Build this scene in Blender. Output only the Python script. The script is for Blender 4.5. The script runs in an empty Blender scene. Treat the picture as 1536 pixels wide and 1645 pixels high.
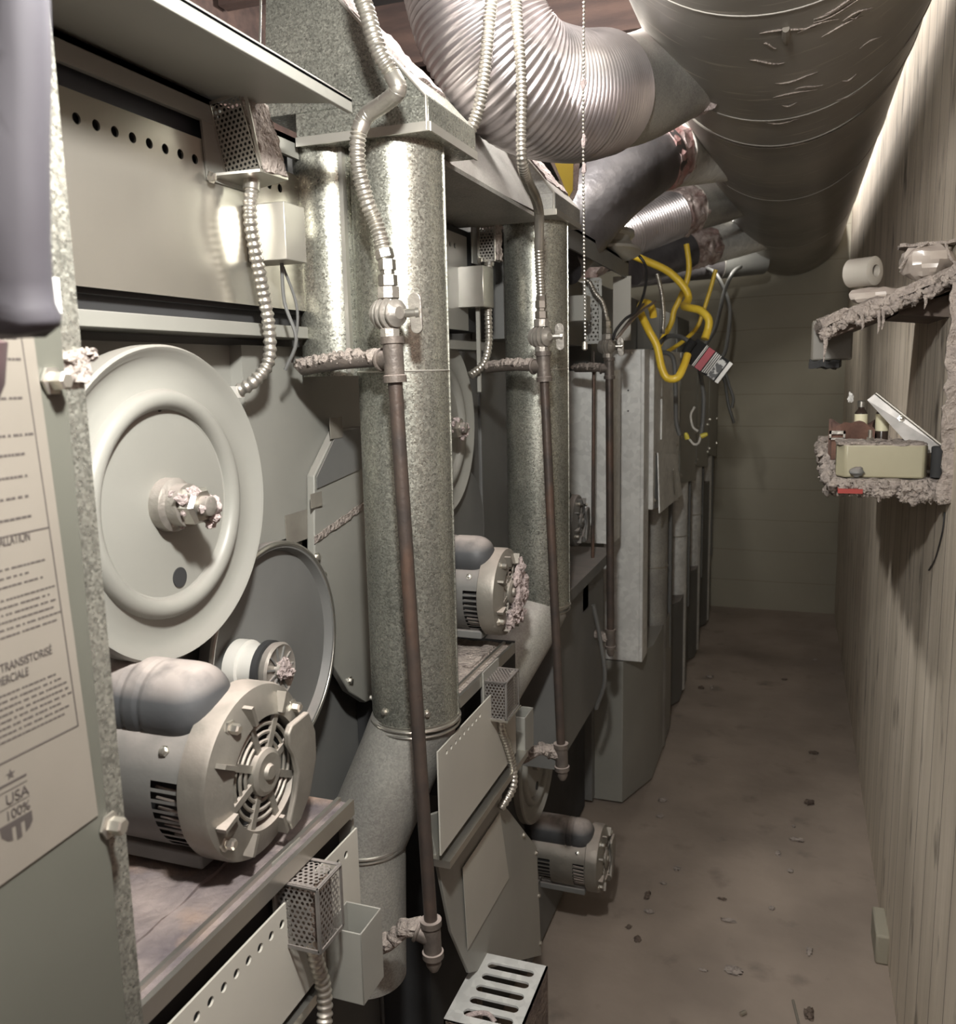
import bpy, math, random
from mathutils import Vector, Matrix, noise as mnoise
random.seed(7)
V = Vector
PI = math.pi
scn = bpy.context.scene
COL = scn.collection

# ------------------------------------------------------------------ camera
cam_d = bpy.data.cameras.new('camera')
cam = bpy.data.objects.new('camera', cam_d); COL.objects.link(cam)
Fv = V((-0.33833, 0.92789, -0.15643)); 
yaw, pitch, roll = 0.3497143, 0.1580855, math.atan(.022)
Fv = V((-math.sin(yaw)*math.cos(pitch), math.cos(yaw)*math.cos(pitch), -math.sin(pitch)))
R0 = V((math.cos(yaw), math.sin(yaw), 0)); U0 = R0.cross(Fv)
Rv = R0*math.cos(roll) - U0*math.sin(roll); Uv = R0*math.sin(roll) + U0*math.cos(roll)
mw = Matrix((Rv, Uv, -Fv)).transposed().to_4x4(); mw.translation = V((0, 0, 1.6))
cam.matrix_world = mw
cam_d.sensor_fit = 'HORIZONTAL'; cam_d.sensor_width = 36.0; cam_d.lens = 1400.0/1536*36
cam_d.clip_start = .02
cam_d.dof.use_dof = True; cam_d.dof.focus_distance = 1.35; cam_d.dof.aperture_fstop = 11
scn.camera = cam

# ------------------------------------------------------------------ world, lights, exposure
w = bpy.data.worlds.new('world'); scn.world = w; w.use_nodes = True
w.node_tree.nodes['Background'].inputs[0].default_value = (.9, .92, 1, 1)
w.node_tree.nodes['Background'].inputs[1].default_value = .02
scn.view_settings.view_transform = 'Standard'; scn.view_settings.look = 'None'
scn.view_settings.gamma = 1.0; scn.view_settings.use_curve_mapping = False
scn.view_settings.exposure = 0.0
def lamp(name, loc, power, radius, color):
    d = bpy.data.lights.new(name, 'POINT'); d.energy = power; d.shadow_soft_size = radius; d.color = color
    o = bpy.data.objects.new(name, d); o.location = loc; COL.objects.link(o); return o
lamp('work_light', (-.13, .36, 2.03), 76, .035, (1, .99, .955))
lamp('ceiling_bulb', (-.41, 1.30, 2.22), 9, .04, (1, .97, .94))
lamp('rear_fill', (-.02, -.90, 1.85), 14, .10, (1, .97, .93))  # added soft fill behind the camera, not a known lamp
lamp('aisle_fill', (-.60, 2.15, 2.52), 52, .05, (1, .97, .92))  # invented lamp hidden over the branch ducts, brightens right wall and floor
lamp('end_fill', (-.42, 4.74, 2.30), 12, .05, (1, .96, .88))  # added out of sight between far branches to lift the dim aisle end
td = bpy.data.lights.new('ceiling_tube', 'AREA'); td.shape = 'RECTANGLE'; td.size = .035; td.size_y = 4.6; td.energy = 62; td.color = (1, .96, .93)
to = bpy.data.objects.new('ceiling_tube', td); to.location = (.195, 3.5, 2.80); COL.objects.link(to)

# ------------------------------------------------------------------ materials
def mat(name, c1, c2=None, scale=6, rough=.5, metal=0., bump=0., bscale=60, detail=5, stretch=(1, 1, 1), dust=0.,
        dustcol=(.36, .30, .27), spangle=0., sscale=90, contrast=(.35, .65), streak=None, emit=None, trans=0., rough2=None, joint=None):
    m = bpy.data.materials.new(name); m.use_nodes = True
    nt = m.node_tree; N = nt.nodes; L = nt.links
    b = N['Principled BSDF']
    b.inputs['Roughness'].default_value = rough; b.inputs['Metallic'].default_value = metal
    if trans: b.inputs['Transmission Weight'].default_value = trans
    tc = N.new('ShaderNodeTexCoord'); mp = N.new('ShaderNodeMapping'); L.new(tc.outputs['Object'], mp.inputs[0])
    mp.inputs['Scale'].default_value = stretch
    c2 = c2 or tuple(x*.8 for x in c1)
    no = N.new('ShaderNodeTexNoise'); no.inputs['Scale'].default_value = scale; no.inputs['Detail'].default_value = detail
    L.new(mp.outputs[0], no.inputs[0])
    rp = N.new('ShaderNodeMapRange'); L.new(no.outputs[0], rp.inputs[0])
    rp.inputs[1].default_value, rp.inputs[2].default_value = contrast
    mx = N.new('ShaderNodeMix'); mx.data_type = 'RGBA'; L.new(rp.outputs[0], mx.inputs[0])
    mx.inputs[6].default_value = (*c1, 1); mx.inputs[7].default_value = (*c2, 1)
    col = mx.outputs[2]
    rsock = None
    if spangle:
        vo = N.new('ShaderNodeTexVoronoi'); vo.inputs['Scale'].default_value = sscale; L.new(tc.outputs['Object'], vo.inputs[0])
        sp = N.new('ShaderNodeSeparateColor'); L.new(vo.outputs['Color'], sp.inputs[0])
        mr = N.new('ShaderNodeMapRange'); L.new(sp.outputs[0], mr.inputs[0])
        mr.inputs[3].default_value = 1-spangle; mr.inputs[4].default_value = 1+spangle*.6
        mm = N.new('ShaderNodeMix'); mm.data_type = 'RGBA'; mm.blend_type = 'MULTIPLY'; mm.inputs[0].default_value = 1
        L.new(col, mm.inputs[6])
        cc = N.new('ShaderNodeCombineColor'); [L.new(mr.outputs[0], cc.inputs[i]) for i in range(3)]
        L.new(cc.outputs[0], mm.inputs[7]); col = mm.outputs[2]
        rr = N.new('ShaderNodeMapRange'); L.new(sp.outputs[1], rr.inputs[0])
        rr.inputs[3].default_value = rough-.13; rr.inputs[4].default_value = rough+.13
        rsock = rr.outputs[0]
    if streak:      # (colour, scale, stretch, lo, hi)  drips, rust, paint wear
        sc, ss, st, lo, hi = streak
        m2 = N.new('ShaderNodeMapping'); m2.inputs['Scale'].default_value = st; L.new(tc.outputs['Object'], m2.inputs[0])
        n2 = N.new('ShaderNodeTexNoise'); n2.inputs['Scale'].default_value = ss; n2.inputs['Detail'].default_value = 6; L.new(m2.outputs[0], n2.inputs[0])
        r2 = N.new('ShaderNodeMapRange'); L.new(n2.outputs[0], r2.inputs[0]); r2.inputs[1].default_value = lo; r2.inputs[2].default_value = hi
        x2 = N.new('ShaderNodeMix'); x2.data_type = 'RGBA'; L.new(r2.outputs[0], x2.inputs[0]); L.new(col, x2.inputs[6]); x2.inputs[7].default_value = (*sc, 1)
        col = x2.outputs[2]
    if joint:       # (axis, spacing, half width fraction, colour)
        ax, spc, hw, jc = joint
        sx = N.new('ShaderNodeSeparateXYZ'); L.new(tc.outputs['Object'], sx.inputs[0])
        dv = N.new('ShaderNodeMath'); dv.operation = 'DIVIDE'; L.new(sx.outputs[ax], dv.inputs[0]); dv.inputs[1].default_value = spc
        wb = N.new('ShaderNodeTexNoise'); wb.inputs['Scale'].default_value = 1.6; L.new(tc.outputs['Object'], wb.inputs[0])
        ws = N.new('ShaderNodeMath'); ws.operation = 'MULTIPLY_ADD'; L.new(wb.outputs[0], ws.inputs[0]); ws.inputs[1].default_value = .12; L.new(dv.outputs[0], ws.inputs[2])
        fr = N.new('ShaderNodeMath'); fr.operation = 'FRACT'; L.new(ws.outputs[0], fr.inputs[0])
        ab = N.new('ShaderNodeMath'); ab.operation = 'LESS_THAN'; L.new(fr.outputs[0], ab.inputs[0]); ab.inputs[1].default_value = hw
        x3 = N.new('ShaderNodeMix'); x3.data_type = 'RGBA'; L.new(ab.outputs[0], x3.inputs[0]); L.new(col, x3.inputs[6]); x3.inputs[7].default_value = (*jc, 1)
        col = x3.outputs[2]
    if dust:
        ge = N.new('ShaderNodeNewGeometry'); sx = N.new('ShaderNodeSeparateXYZ'); L.new(ge.outputs['Normal'], sx.inputs[0])
        n3 = N.new('ShaderNodeTexNoise'); n3.inputs['Scale'].default_value = 28; n3.inputs['Detail'].default_value = 6; L.new(tc.outputs['Object'], n3.inputs[0])
        r3 = N.new('ShaderNodeMapRange'); L.new(sx.outputs[2], r3.inputs[0]); r3.inputs[1].default_value = .30; r3.inputs[2].default_value = .92; r3.inputs[4].default_value = dust
        r4 = N.new('ShaderNodeMapRange'); L.new(n3.outputs[0], r4.inputs[0]); r4.inputs[1].default_value = .3; r4.inputs[2].default_value = .55; r4.inputs[3].default_value = .35
        ml = N.new('ShaderNodeMath'); ml.operation = 'MULTIPLY'; L.new(r3.outputs[0], ml.inputs[0]); L.new(r4.outputs[0], ml.inputs[1])
        x4 = N.new('ShaderNodeMix'); x4.data_type = 'RGBA'; L.new(ml.outputs[0], x4.inputs[0]); L.new(col, x4.inputs[6]); x4.inputs[7].default_value = (*dustcol, 1)
        col = x4.outputs[2]
        rv = N.new('ShaderNodeMix'); L.new(ml.outputs[0], rv.inputs[0])
        if rsock: L.new(rsock, rv.inputs[2])
        else: rv.inputs[2].default_value = rough
        rv.inputs[3].default_value = .95; rsock = rv.outputs[0]
        if metal:
            mv = N.new('ShaderNodeMath'); mv.operation = 'MULTIPLY_ADD'; L.new(ml.outputs[0], mv.inputs[0]); mv.inputs[1].default_value = -metal; mv.inputs[2].default_value = metal
            L.new(mv.outputs[0], b.inputs['Metallic'])
    if rsock: L.new(rsock, b.inputs['Roughness'])
    L.new(col, b.inputs['Base Color'])
    if bump:
        bn = N.new('ShaderNodeTexNoise'); bn.inputs['Scale'].default_value = bscale; bn.inputs['Detail'].default_value = 6
        L.new(mp.outputs[0], bn.inputs[0])
        bp = N.new('ShaderNodeBump'); bp.inputs['Strength'].default_value = bump; bp.inputs['Distance'].default_value = .01
        L.new(bn.outputs[0], bp.inputs['Height']); L.new(bp.outputs[0], b.inputs['Normal'])
    return m

GALV = mat('galvanized_spangle', (.45, .445, .385), (.30, .305, .265), scale=5, rough=.38, metal=.78, spangle=.40, sscale=460, bump=.02, bscale=20)
GALVD = mat('galvanized_dusty', (.44, .43, .39), (.30, .29, .27), scale=7, rough=.48, metal=.5, spangle=.2, sscale=400, dust=.85, dustcol=(.42, .36, .33))
GALVS = mat('galvanized_satin', (.56, .54, .49), (.46, .44, .39), scale=4, rough=.34, metal=.65, bump=.015, bscale=8)
GALVP = mat('galvanized_pale', (.74, .74, .71), (.60, .60, .575), scale=6, rough=.5, metal=.25, spangle=.12, sscale=60)
PAINT = mat('grey_paint', (.276, .272, .243), (.238, .235, .21), scale=4, rough=.42, dust=.25)
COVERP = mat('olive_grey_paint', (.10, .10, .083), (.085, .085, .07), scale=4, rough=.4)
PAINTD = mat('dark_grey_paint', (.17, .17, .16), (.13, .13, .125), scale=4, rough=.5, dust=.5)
PANELP = mat('pale_grey_paint', (.46, .44, .385), (.39, .375, .33), scale=3, rough=.42)
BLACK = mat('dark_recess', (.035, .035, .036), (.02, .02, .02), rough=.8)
BLUEG = mat('blue_grey_sheet', (.12, .135, .15), (.09, .10, .11), rough=.4, metal=.3)
WHITEM = mat('pale_zinc_sheet', (.52, .495, .44), (.45, .43, .38), scale=4, rough=.27, metal=.8)
MOTORG = mat('motor_grey_enamel', (.15, .147, .137), (.115, .112, .105), scale=9, rough=.5, metal=.15, dust=.9, dustcol=(.37, .325, .295), bump=.05, bscale=90)
MOTORB = mat('motor_bell_cast', (.27, .255, .22), (.20, .185, .16), scale=14, rough=.42, metal=.55, dust=.75, dustcol=(.46, .39, .34), bump=.08, bscale=80)
CAPG = mat('capacitor_blue_grey', (.065, .067, .07), (.05, .052, .055), rough=.55, dust=1., dustcol=(.39, .34, .31), bump=.05, bscale=90)
BOLT = mat('zinc_bolt', (.72, .69, .62), (.55, .52, .46), rough=.28, metal=.9)
STEEL = mat('bare_steel', (.58, .56, .51), (.48, .46, .41), rough=.3, metal=.9)
STEELD = mat('dull_steel', (.27, .255, .24), (.19, .18, .17), scale=30, rough=.45, metal=.6, dust=.4)
LINT = mat('grey_lint', (.43, .37, .325), (.27, .23, .205), scale=45, rough=1., bump=1., bscale=140, contrast=(.3, .7))
LINTP = mat('pinkish_lint', (.52, .43, .41), (.34, .28, .265), scale=40, rough=1., bump=1., bscale=120, contrast=(.3, .7))
LINTD = mat('brown_lint', (.19, .145, .115), (.11, .08, .065), scale=40, rough=1., bump=1., bscale=120)
TRAY = mat('dusty_tray', (.25, .205, .19), (.105, .088, .092), scale=15, rough=.8, metal=.05, bump=.7, bscale=45, streak=((.36, .24, .16), 6, (1, 1, 1), .55, .7))
IRON = mat('black_iron_pipe', (.085, .062, .05), (.055, .045, .04), scale=25, rough=.45, metal=.3, dust=.5, bump=.1, bscale=120, streak=((.17, .085, .05), 14, (1, 1, .3), .52, .75))
IRONF = mat('iron_fitting', (.16, .135, .115), (.10, .085, .075), scale=30, rough=.5, metal=.35, dust=.9, bump=.15, bscale=150)
VALVE = mat('cast_valve', (.40, .375, .335), (.29, .27, .24), scale=30, rough=.38, metal=.6, dust=.6, bump=.15, bscale=120)
HOSE = mat('stainless_hose', (.60, .57, .51), (.44, .42, .37), scale=20, rough=.32, metal=.85, dust=.3)
FOIL = mat('aluminium_foil_duct', (.60, .56, .56), (.44, .41, .41), scale=8, rough=.30, metal=.9, dust=.6, dustcol=(.66, .56, .55))
FOILP = mat('plain_foil', (.17, .16, .165), (.10, .095, .10), scale=9, rough=.38, metal=.6, bump=.5, bscale=22)
TAPE = mat('crumpled_tape', (.62, .53, .50), (.34, .24, .22), scale=26, rough=.4, metal=.45, bump=.9, bscale=42, contrast=(.4, .6))
TAPER = mat('reddish_tape', (.42, .20, .19), (.52, .42, .41), scale=20, rough=.45, metal=.3, bump=.9, bscale=42)
CLEART = mat('brown_packing_tape', (.24, .225, .19), (.18, .165, .14), scale=20, rough=.22)
TRUNK = mat('trunk_duct_sheet', (.32, .30, .265), (.225, .212, .19), scale=3, rough=.45, metal=.3, bump=.03, bscale=30,
            streak=((.46, .42, .37), 7, (1.0, 9, 1.0), .60, .70))
CONC = mat('board_formed_concrete', (.70, .615, .505), (.54, .47, .375), scale=2.2, rough=.9, bump=.35, bscale=7, stretch=(1, 3.5, .5), detail=8,
           joint=(1, .145, .035, (.15, .125, .10)), streak=((.17, .14, .11), 6, (1, 2.2, .8), .60, .74))
FLOORM = mat('dusty_concrete_floor', (.33, .27, .222), (.245, .20, .165), scale=3.2, rough=.92, bump=.3, bscale=14, detail=9, streak=((.16, .13, .11), 7, (1, 1, 1), .60, .78))
BLOCK = mat('painted_block_wall', (.36, .335, .265), (.31, .285, .225), scale=1.4, rough=.85, bump=.1, bscale=18, joint=(2, .205, .02, (.24, .22, .17)))
WOOD = mat('dark_joist_wood', (.14, .09, .075), (.08, .055, .05), scale=4, rough=.9, stretch=(1, 6, 6), bump=.2)
CEIL = mat('dark_ceiling_board', (.06, .055, .055), (.04, .036, .036), scale=5, rough=.95)
YELLOW = mat('yellow_coated_hose', (.86, .62, .06), (.76, .51, .045), scale=10, rough=.35)
YELP = mat('yellow_label_card', (.75, .58, .08), (.68, .50, .06), rough=.6)
BLACKC = mat('black_cable', (.03, .03, .032), (.02, .02, .02), rough=.45)
WHITEC = mat('white_wire', (.62, .60, .55), rough=.5)
GREYC = mat('grey_conduit', (.13, .13, .125), (.10, .10, .095), rough=.5)
WNUT = mat('yellow_wire_nut', (.72, .62, .08), rough=.45)
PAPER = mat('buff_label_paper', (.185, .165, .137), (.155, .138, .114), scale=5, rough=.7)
INK = mat('faded_ink', (.055, .045, .04), (.045, .036, .032), rough=.8)
TAGB = mat('tag_black', (.012, .012, .012), rough=.85); TAGR = mat('tag_red', (.42, .03, .05), rough=.45); TAGW = mat('tag_white', (.75, .74, .70), rough=.45)
TAGF = mat('tag_photo_print', (.04, .04, .04), (.5, .5, .48), scale=60, rough=.4, contrast=(.48, .54))
CLOTH = mat('dark_grey_cloth', (.05, .047, .055), (.036, .032, .038), scale=9, rough=.55)
CLOTHR = mat('dark_maroon_cloth', (.06, .03, .032), rough=.8)
PLAST = mat('dusty_clear_plastic', (.50, .44, .39), (.40, .345, .30), scale=12, rough=.25, dust=.6)
MILKY = mat('dull_bin_plastic', (.20, .185, .155), rough=.5)
WROLL = mat('white_tape_roll', (.58, .54, .47), (.50, .46, .40), rough=.5, dust=.4)
BEIGE = mat('cream_plastic_box', (.37, .34, .235), (.33, .30, .205), rough=.4, dust=.9)
CREAM = mat('cream_label', (.80, .75, .52), rough=.5)
DBROWN = mat('dark_brown_glass', (.05, .035, .028), rough=.2)
RAG = mat('brown_rag', (.16, .085, .06), (.09, .05, .04), scale=22, rough=.95, bump=.6, bscale=40)
REDP = mat('red_strip', (.33, .04, .03), rough=.6)
SHELFW = mat('rough_shelf_wood', (.17, .13, .105), (.11, .085, .07), scale=5, rough=.9, stretch=(1, 1, 6), dust=.9, dustcol=(.36, .30, .27))
COPPER = mat('copper_tube', (.45, .38, .33), (.33, .28, .25), rough=.3, metal=.8)

# ------------------------------------------------------------------ mesh builder
def frame(d):
    d = V(d).normalized()
    a = V((0, 0, 1)) if abs(d.z) < .9 else V((1, 0, 0))
    u = a.cross(d).normalized(); return u, d.cross(u).normalized(), d
def smooth_path(pts, step):
    pts = [V(p) for p in pts]; out = []
    P = [pts[0]*2-pts[1]] + pts + [pts[-1]*2-pts[-2]]
    for i in range(1, len(P)-2):
        p0, p1, p2, p3 = P[i-1:i+3]; n = max(2, int((p2-p1).length/step))
        for k in range(n):
            t = k/n
            out.append(.5*((2*p1)+(p2-p0)*t+(2*p0-5*p1+4*p2-p3)*t*t+(3*p1-p0-3*p2+p3)*t**3))
    out.append(pts[-1]); return out
class MB:
    def __init__(s): s.v = []; s.f = []
    def add(s, vs, fs):
        o = len(s.v); s.v += [V(p) for p in vs]; s.f += [tuple(i+o for i in f) for f in fs]; return s
    def box(s, lo, hi):
        x0, y0, z0 = lo; x1, y1, z1 = hi
        return s.add([(x0,y0,z0),(x1,y0,z0),(x1,y1,z0),(x0,y1,z0),(x0,y0,z1),(x1,y0,z1),(x1,y1,z1),(x0,y1,z1)],
                     [(0,3,2,1),(4,5,6,7),(0,1,5,4),(1,2,6,5),(2,3,7,6),(3,0,4,7)])
    def obox(s, c, size, u=(1,0,0), v=(0,1,0)):
        c = V(c); u = V(u).normalized(); n = u.cross(V(v)).normalized(); v = n.cross(u)
        a, b, d = (x/2 for x in size); vs = []
        for k in (-1, 1):
            for (i, j) in ((-1,-1),(1,-1),(1,1),(-1,1)): vs.append(c+u*a*i+v*b*j+n*d*k)
        return s.add(vs, [(0,3,2,1),(4,5,6,7),(0,1,5,4),(1,2,6,5),(2,3,7,6),(3,0,4,7)])
    def prism(s, pts, ext):
        n = len(pts); e = V(ext); vs = [V(p) for p in pts] + [V(p)+e for p in pts]
        return s.add(vs, [tuple(reversed(range(n))), tuple(range(n, 2*n))] + [(i, (i+1) % n, n+(i+1) % n, n+i) for i in range(n)])
    def tube(s, pts, r, n=14, caps=True):
        pts = [V(p) for p in pts]; m = len(pts)
        rs = r if isinstance(r, (list, tuple)) else [r]*m
        t0 = (pts[1]-pts[0]).normalized(); u, v, _ = frame(t0); vs = []; fs = []
        for i in range(m):
            t = (pts[min(i+1, m-1)]-pts[max(i-1, 0)]).normalized()
            q = t0.rotation_difference(t); u = q @ u; v = q @ v; t0 = t
            for k in range(n):
                a = 2*PI*k/n; vs.append(pts[i]+(u*math.cos(a)+v*math.sin(a))*rs[i])
        for i in range(m-1):
            for k in range(n):
                fs.append((i*n+k, i*n+(k+1) % n, (i+1)*n+(k+1) % n, (i+1)*n+k))
        if caps: fs += [tuple(reversed(range(n))), tuple(range((m-1)*n, m*n))]
        return s.add(vs, fs)
    def corr(s, pts, r, pitch=.0065, amp=.12, n=14):
        P = smooth_path(pts, pitch/4); return s.tube(P, [r*(1+amp*math.sin(i*PI/2+.4)) for i in range(len(P))], n)
    def lathe(s, prof, org, axis, n=48, closed=False):
        u, v, d = frame(axis); org = V(org); m = len(prof); vs = []; fs = []
        for (r, h) in prof:
            for k in range(n):
                a = 2*PI*k/n; vs.append(org+d*h+(u*math.cos(a)+v*math.sin(a))*max(r, 1e-4))
        for i in range(m-1 if not closed else m):
            for k in range(n):
                a, b = i*n, ((i+1) % m)*n
                fs.append((a+k, a+(k+1) % n, b+(k+1) % n, b+k))
        if not closed: fs += [tuple(reversed(range(n))), tuple(range((m-1)*n, m*n))]
        return s.add(vs, fs)
    def ring(s, c, axis, R, r, n=48, m=8):
        return s.lathe([(R+r*math.cos(2*PI*k/m), r*math.sin(2*PI*k/m)) for k in range(m)], c, axis, n, True)
    def perf(s, org, u, v, W, H, cell, hole=.34):
        org = V(org); u = V(u).normalized(); v = V(v).normalized(); dy = cell*.866
        rows = int(H/dy); cols = int(W/cell)
        for j in range(rows):
            off = (j % 2)*.5
            for i in range(cols):
                if off and i == cols-1: continue
                c = org+u*cell*(i+.5+off)+v*dy*(j+.5); vs = []; fs = []
                for k in range(6):
                    a = PI/6+PI/3*k; vs.append(c+(u*math.cos(a)+v*math.sin(a))*cell*.578)
                for k in range(6):
                    a = PI/6+PI/3*k; vs.append(c+(u*math.cos(a)+v*math.sin(a))*cell*hole)
                for k in range(6): fs.append((k, (k+1) % 6, 6+(k+1) % 6, 6+k))
                s.add(vs, fs)
        t = cell*.35; n = u.cross(v)*.0012      # hemmed border
        for (a, b) in ((org, org+u*W), (org+v*H, org+u*W+v*H)): s.add([a-v*t, b-v*t, b+v*t, a+v*t, a-v*t+n, b-v*t+n, b+v*t+n, a+v*t+n], [(0,1,2,3),(7,6,5,4),(0,4,5,1),(1,5,6,2),(2,6,7,3),(3,7,4,0)])
        for (a, b) in ((org, org+v*H), (org+u*W, org+u*W+v*H)): s.add([a-u*t, b-u*t, b+u*t, a+u*t, a-u*t+n, b-u*t+n, b+u*t+n, a+u*t+n], [(0,1,2,3),(7,6,5,4),(0,4,5,1),(1,5,6,2),(2,6,7,3),(3,7,4,0)])
        return s
    def blob(s, c, rad, seed=0, rough=.35, nu=14, nv=9, freq=1.6):
        c = V(c); rad = V(rad); vs = []; fs = []
        for j in range(nv+1):
            th = PI*j/nv
            for i in range(nu):
                a = 2*PI*i/nu; d = V((math.sin(th)*math.cos(a), math.sin(th)*math.sin(a), math.cos(th)))
                k = 1+rough*(mnoise.noise(d*freq+V((seed*3.7, seed*1.3, 0)))+.6*mnoise.noise(d*freq*3+V((seed, 0, seed*2.1))))
                vs.append(c+V((d.x*rad.x, d.y*rad.y, d.z*rad.z))*k)
        for j in range(nv):
            for i in range(nu): fs.append((j*nu+i, (j+1)*nu+i, (j+1)*nu+(i+1) % nu, j*nu+(i+1) % nu))
        return s.add(vs, fs)
    def slab(s, org, u, v, nu, nv, th, amp, seed=0, freq=20, edge=1.):
        """lumpy closed sheet: lint, dust, wrinkled foil; thickness th along u x v"""
        org = V(org); u = V(u); v = V(v); n = u.cross(v).normalized(); vs = []; fs = []
        for top in (1, 0):
            for j in range(nv+1):
                for i in range(nu+1):
                    p = org+u*(i/nu)+v*(j/nv)
                    k = mnoise.noise(p*freq+V((seed, seed*.7, 0)))+.5*mnoise.noise(p*freq*2.7+V((0, seed, 0)))
                    e = (u.normalized()*mnoise.noise(p*freq*1.4+V((9, seed, 3)))+v.normalized()*mnoise.noise(p*freq*1.4+V((5, 2, seed))))*amp*edge
                    vs.append(p+e+n*((th+amp*k) if top else amp*.6*k))
        W = nu+1; o = (nu+1)*(nv+1)
        for j in range(nv):
            for i in range(nu):
                a = j*W+i; fs.append((a, a+1, a+W+1, a+W)); fs.append((o+a, o+a+W, o+a+W+1, o+a+1))
        for i in range(nu): fs.append((i, o+i, o+i+1, i+1)); a = nv*W+i; fs.append((a, a+1, o+a+1, o+a))
        for j in range(nv): a = j*W; fs.append((a, a+W, o+a+W, o+a)); b = a+nu; fs.append((b, o+b, o+b+W, b+W))
        return s.add(vs, fs)
    def build(s, name, m, parent=None, bevel=0., angle=35):
        r = V((0, 0, 0)); p = parent
        while p is not None: r = r+p.location; p = p.parent
        me = bpy.data.meshes.new(name); me.from_pydata([tuple(q-r) for q in s.v], [], s.f); me.update()
        import bmesh
        bm = bmesh.new(); bm.from_mesh(me); bmesh.ops.recalc_face_normals(bm, faces=bm.faces); bm.to_mesh(me); bm.free()
        me.polygons.foreach_set('use_smooth', [True]*len(me.polygons)); me.set_sharp_from_angle(angle=math.radians(angle))
        me.materials.append(m)
        o = bpy.data.objects.new(name, me); COL.objects.link(o)
        if parent: o.parent = parent
        if bevel:
            b = o.modifiers.new('bevel', 'BEVEL'); b.width = bevel; b.segments = 2; b.limit_method = 'ANGLE'; b.angle_limit = math.radians(40)
        return o
def B(): return MB()
def thing(name, label, cat, loc=(0, 0, 0), group=None):
    o = bpy.data.objects.new(name, None); o.empty_display_size = .05; COL.objects.link(o); o.location = loc
    o['label'] = label; o['category'] = cat
    if group: o['group'] = group
    return o
def tag(o, label, cat, group=None, kind=None):
    o['label'] = label; o['category'] = cat
    if group: o['group'] = group
    if kind: o['kind'] = kind
    return o
def struct(name, mb, m, bevel=0.):
    o = mb.build(name, m, None, bevel); o['kind'] = 'structure'; o['label'] = name.replace('_', ' '); return o
def screw(c, axis, r=.004, h=.004, parent=None, name='screw'):
    return B().lathe([(r*1.5, 0), (r*1.5, h*.3), (r, h*.35), (r, h), (r*.7, h*1.15)], c, axis, 6).build(name, BOLT, parent)

# ------------------------------------------------------------------ the room
XW = .285
o = struct('floor', B().box((-1.7, -1.2, -.1), (.5, 6.2, 0)), FLOORM)
o = struct('ceiling', B().box((-1.7, -1.2, 2.86), (.5, 6.2, 2.95)), CEIL)
o = struct('wall_right', B().box((XW, 1.42, 0), (.5, 6.2, 2.86)), CONC)
o = struct('wall_right', B().box((XW, -1.2, 0), (.5, 1.42, 2.86)), WOOD)  # unseen near stretch, made up in dark wood to cut bounce light
o = struct('wall_back', B().box((-1.7, 5.95, 0), (XW, 6.2, 2.86)), BLOCK)
o = struct('wall_left', B().box((-1.75, -1.2, 0), (-1.62, 5.95, 2.86)), WOOD)
o = struct('wall_front', B().box((-1.62, -1.2, 0), (XW, -1.08, 2.86)), WOOD)
for i, y in enumerate((.35, 1.0, 1.65, 2.3, 2.95, 3.6)):
    struct('trim_%d' % (i+1), B().box((-1.6, y, 2.66), (XW-.02, y+.045, 2.86)), WOOD)

# ------------------------------------------------------------------ stacked dryers
def holes_panel(x, y0, y1, z0, z1, hz, hr, ys, th=.0025):
    """sheet in the plane x with a row of real round holes"""
    mb = B(); ys = sorted(ys); h = hr*1.7
    mb.box((x-th, y0, z0), (x, y1, hz-h)); mb.box((x-th, y0, hz+h), (x, y1, z1))
    edges = [y0]
    for y in ys:
        mb.box((x-th, edges[-1], hz-h), (x, y-h, hz+h)); edges.append(y+h)
        sq = []; ci = []
        for k in range(16):
            a = 2*PI*k/16+PI/4; c, s_ = math.cos(a), math.sin(a); q = h/max(abs(c), abs(s_))
            sq.append((c*q, s_*q)); ci.append((c*hr, s_*hr))
        vs = [(x, y+a, hz+b) for a, b in sq]+[(x, y+a, hz+b) for a, b in ci]+[(x-th, y+a, hz+b) for a, b in ci]
        fs = [(k, (k+1) % 16, 16+(k+1) % 16, 16+k) for k in range(16)]+[(16+k, 16+(k+1) % 16, 32+(k+1) % 16, 32+k) for k in range(16)]
        mb.add(vs, fs)
    mb.box((x-th, edges[-1], hz-h), (x, y1, hz+h))
    return mb

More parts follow.
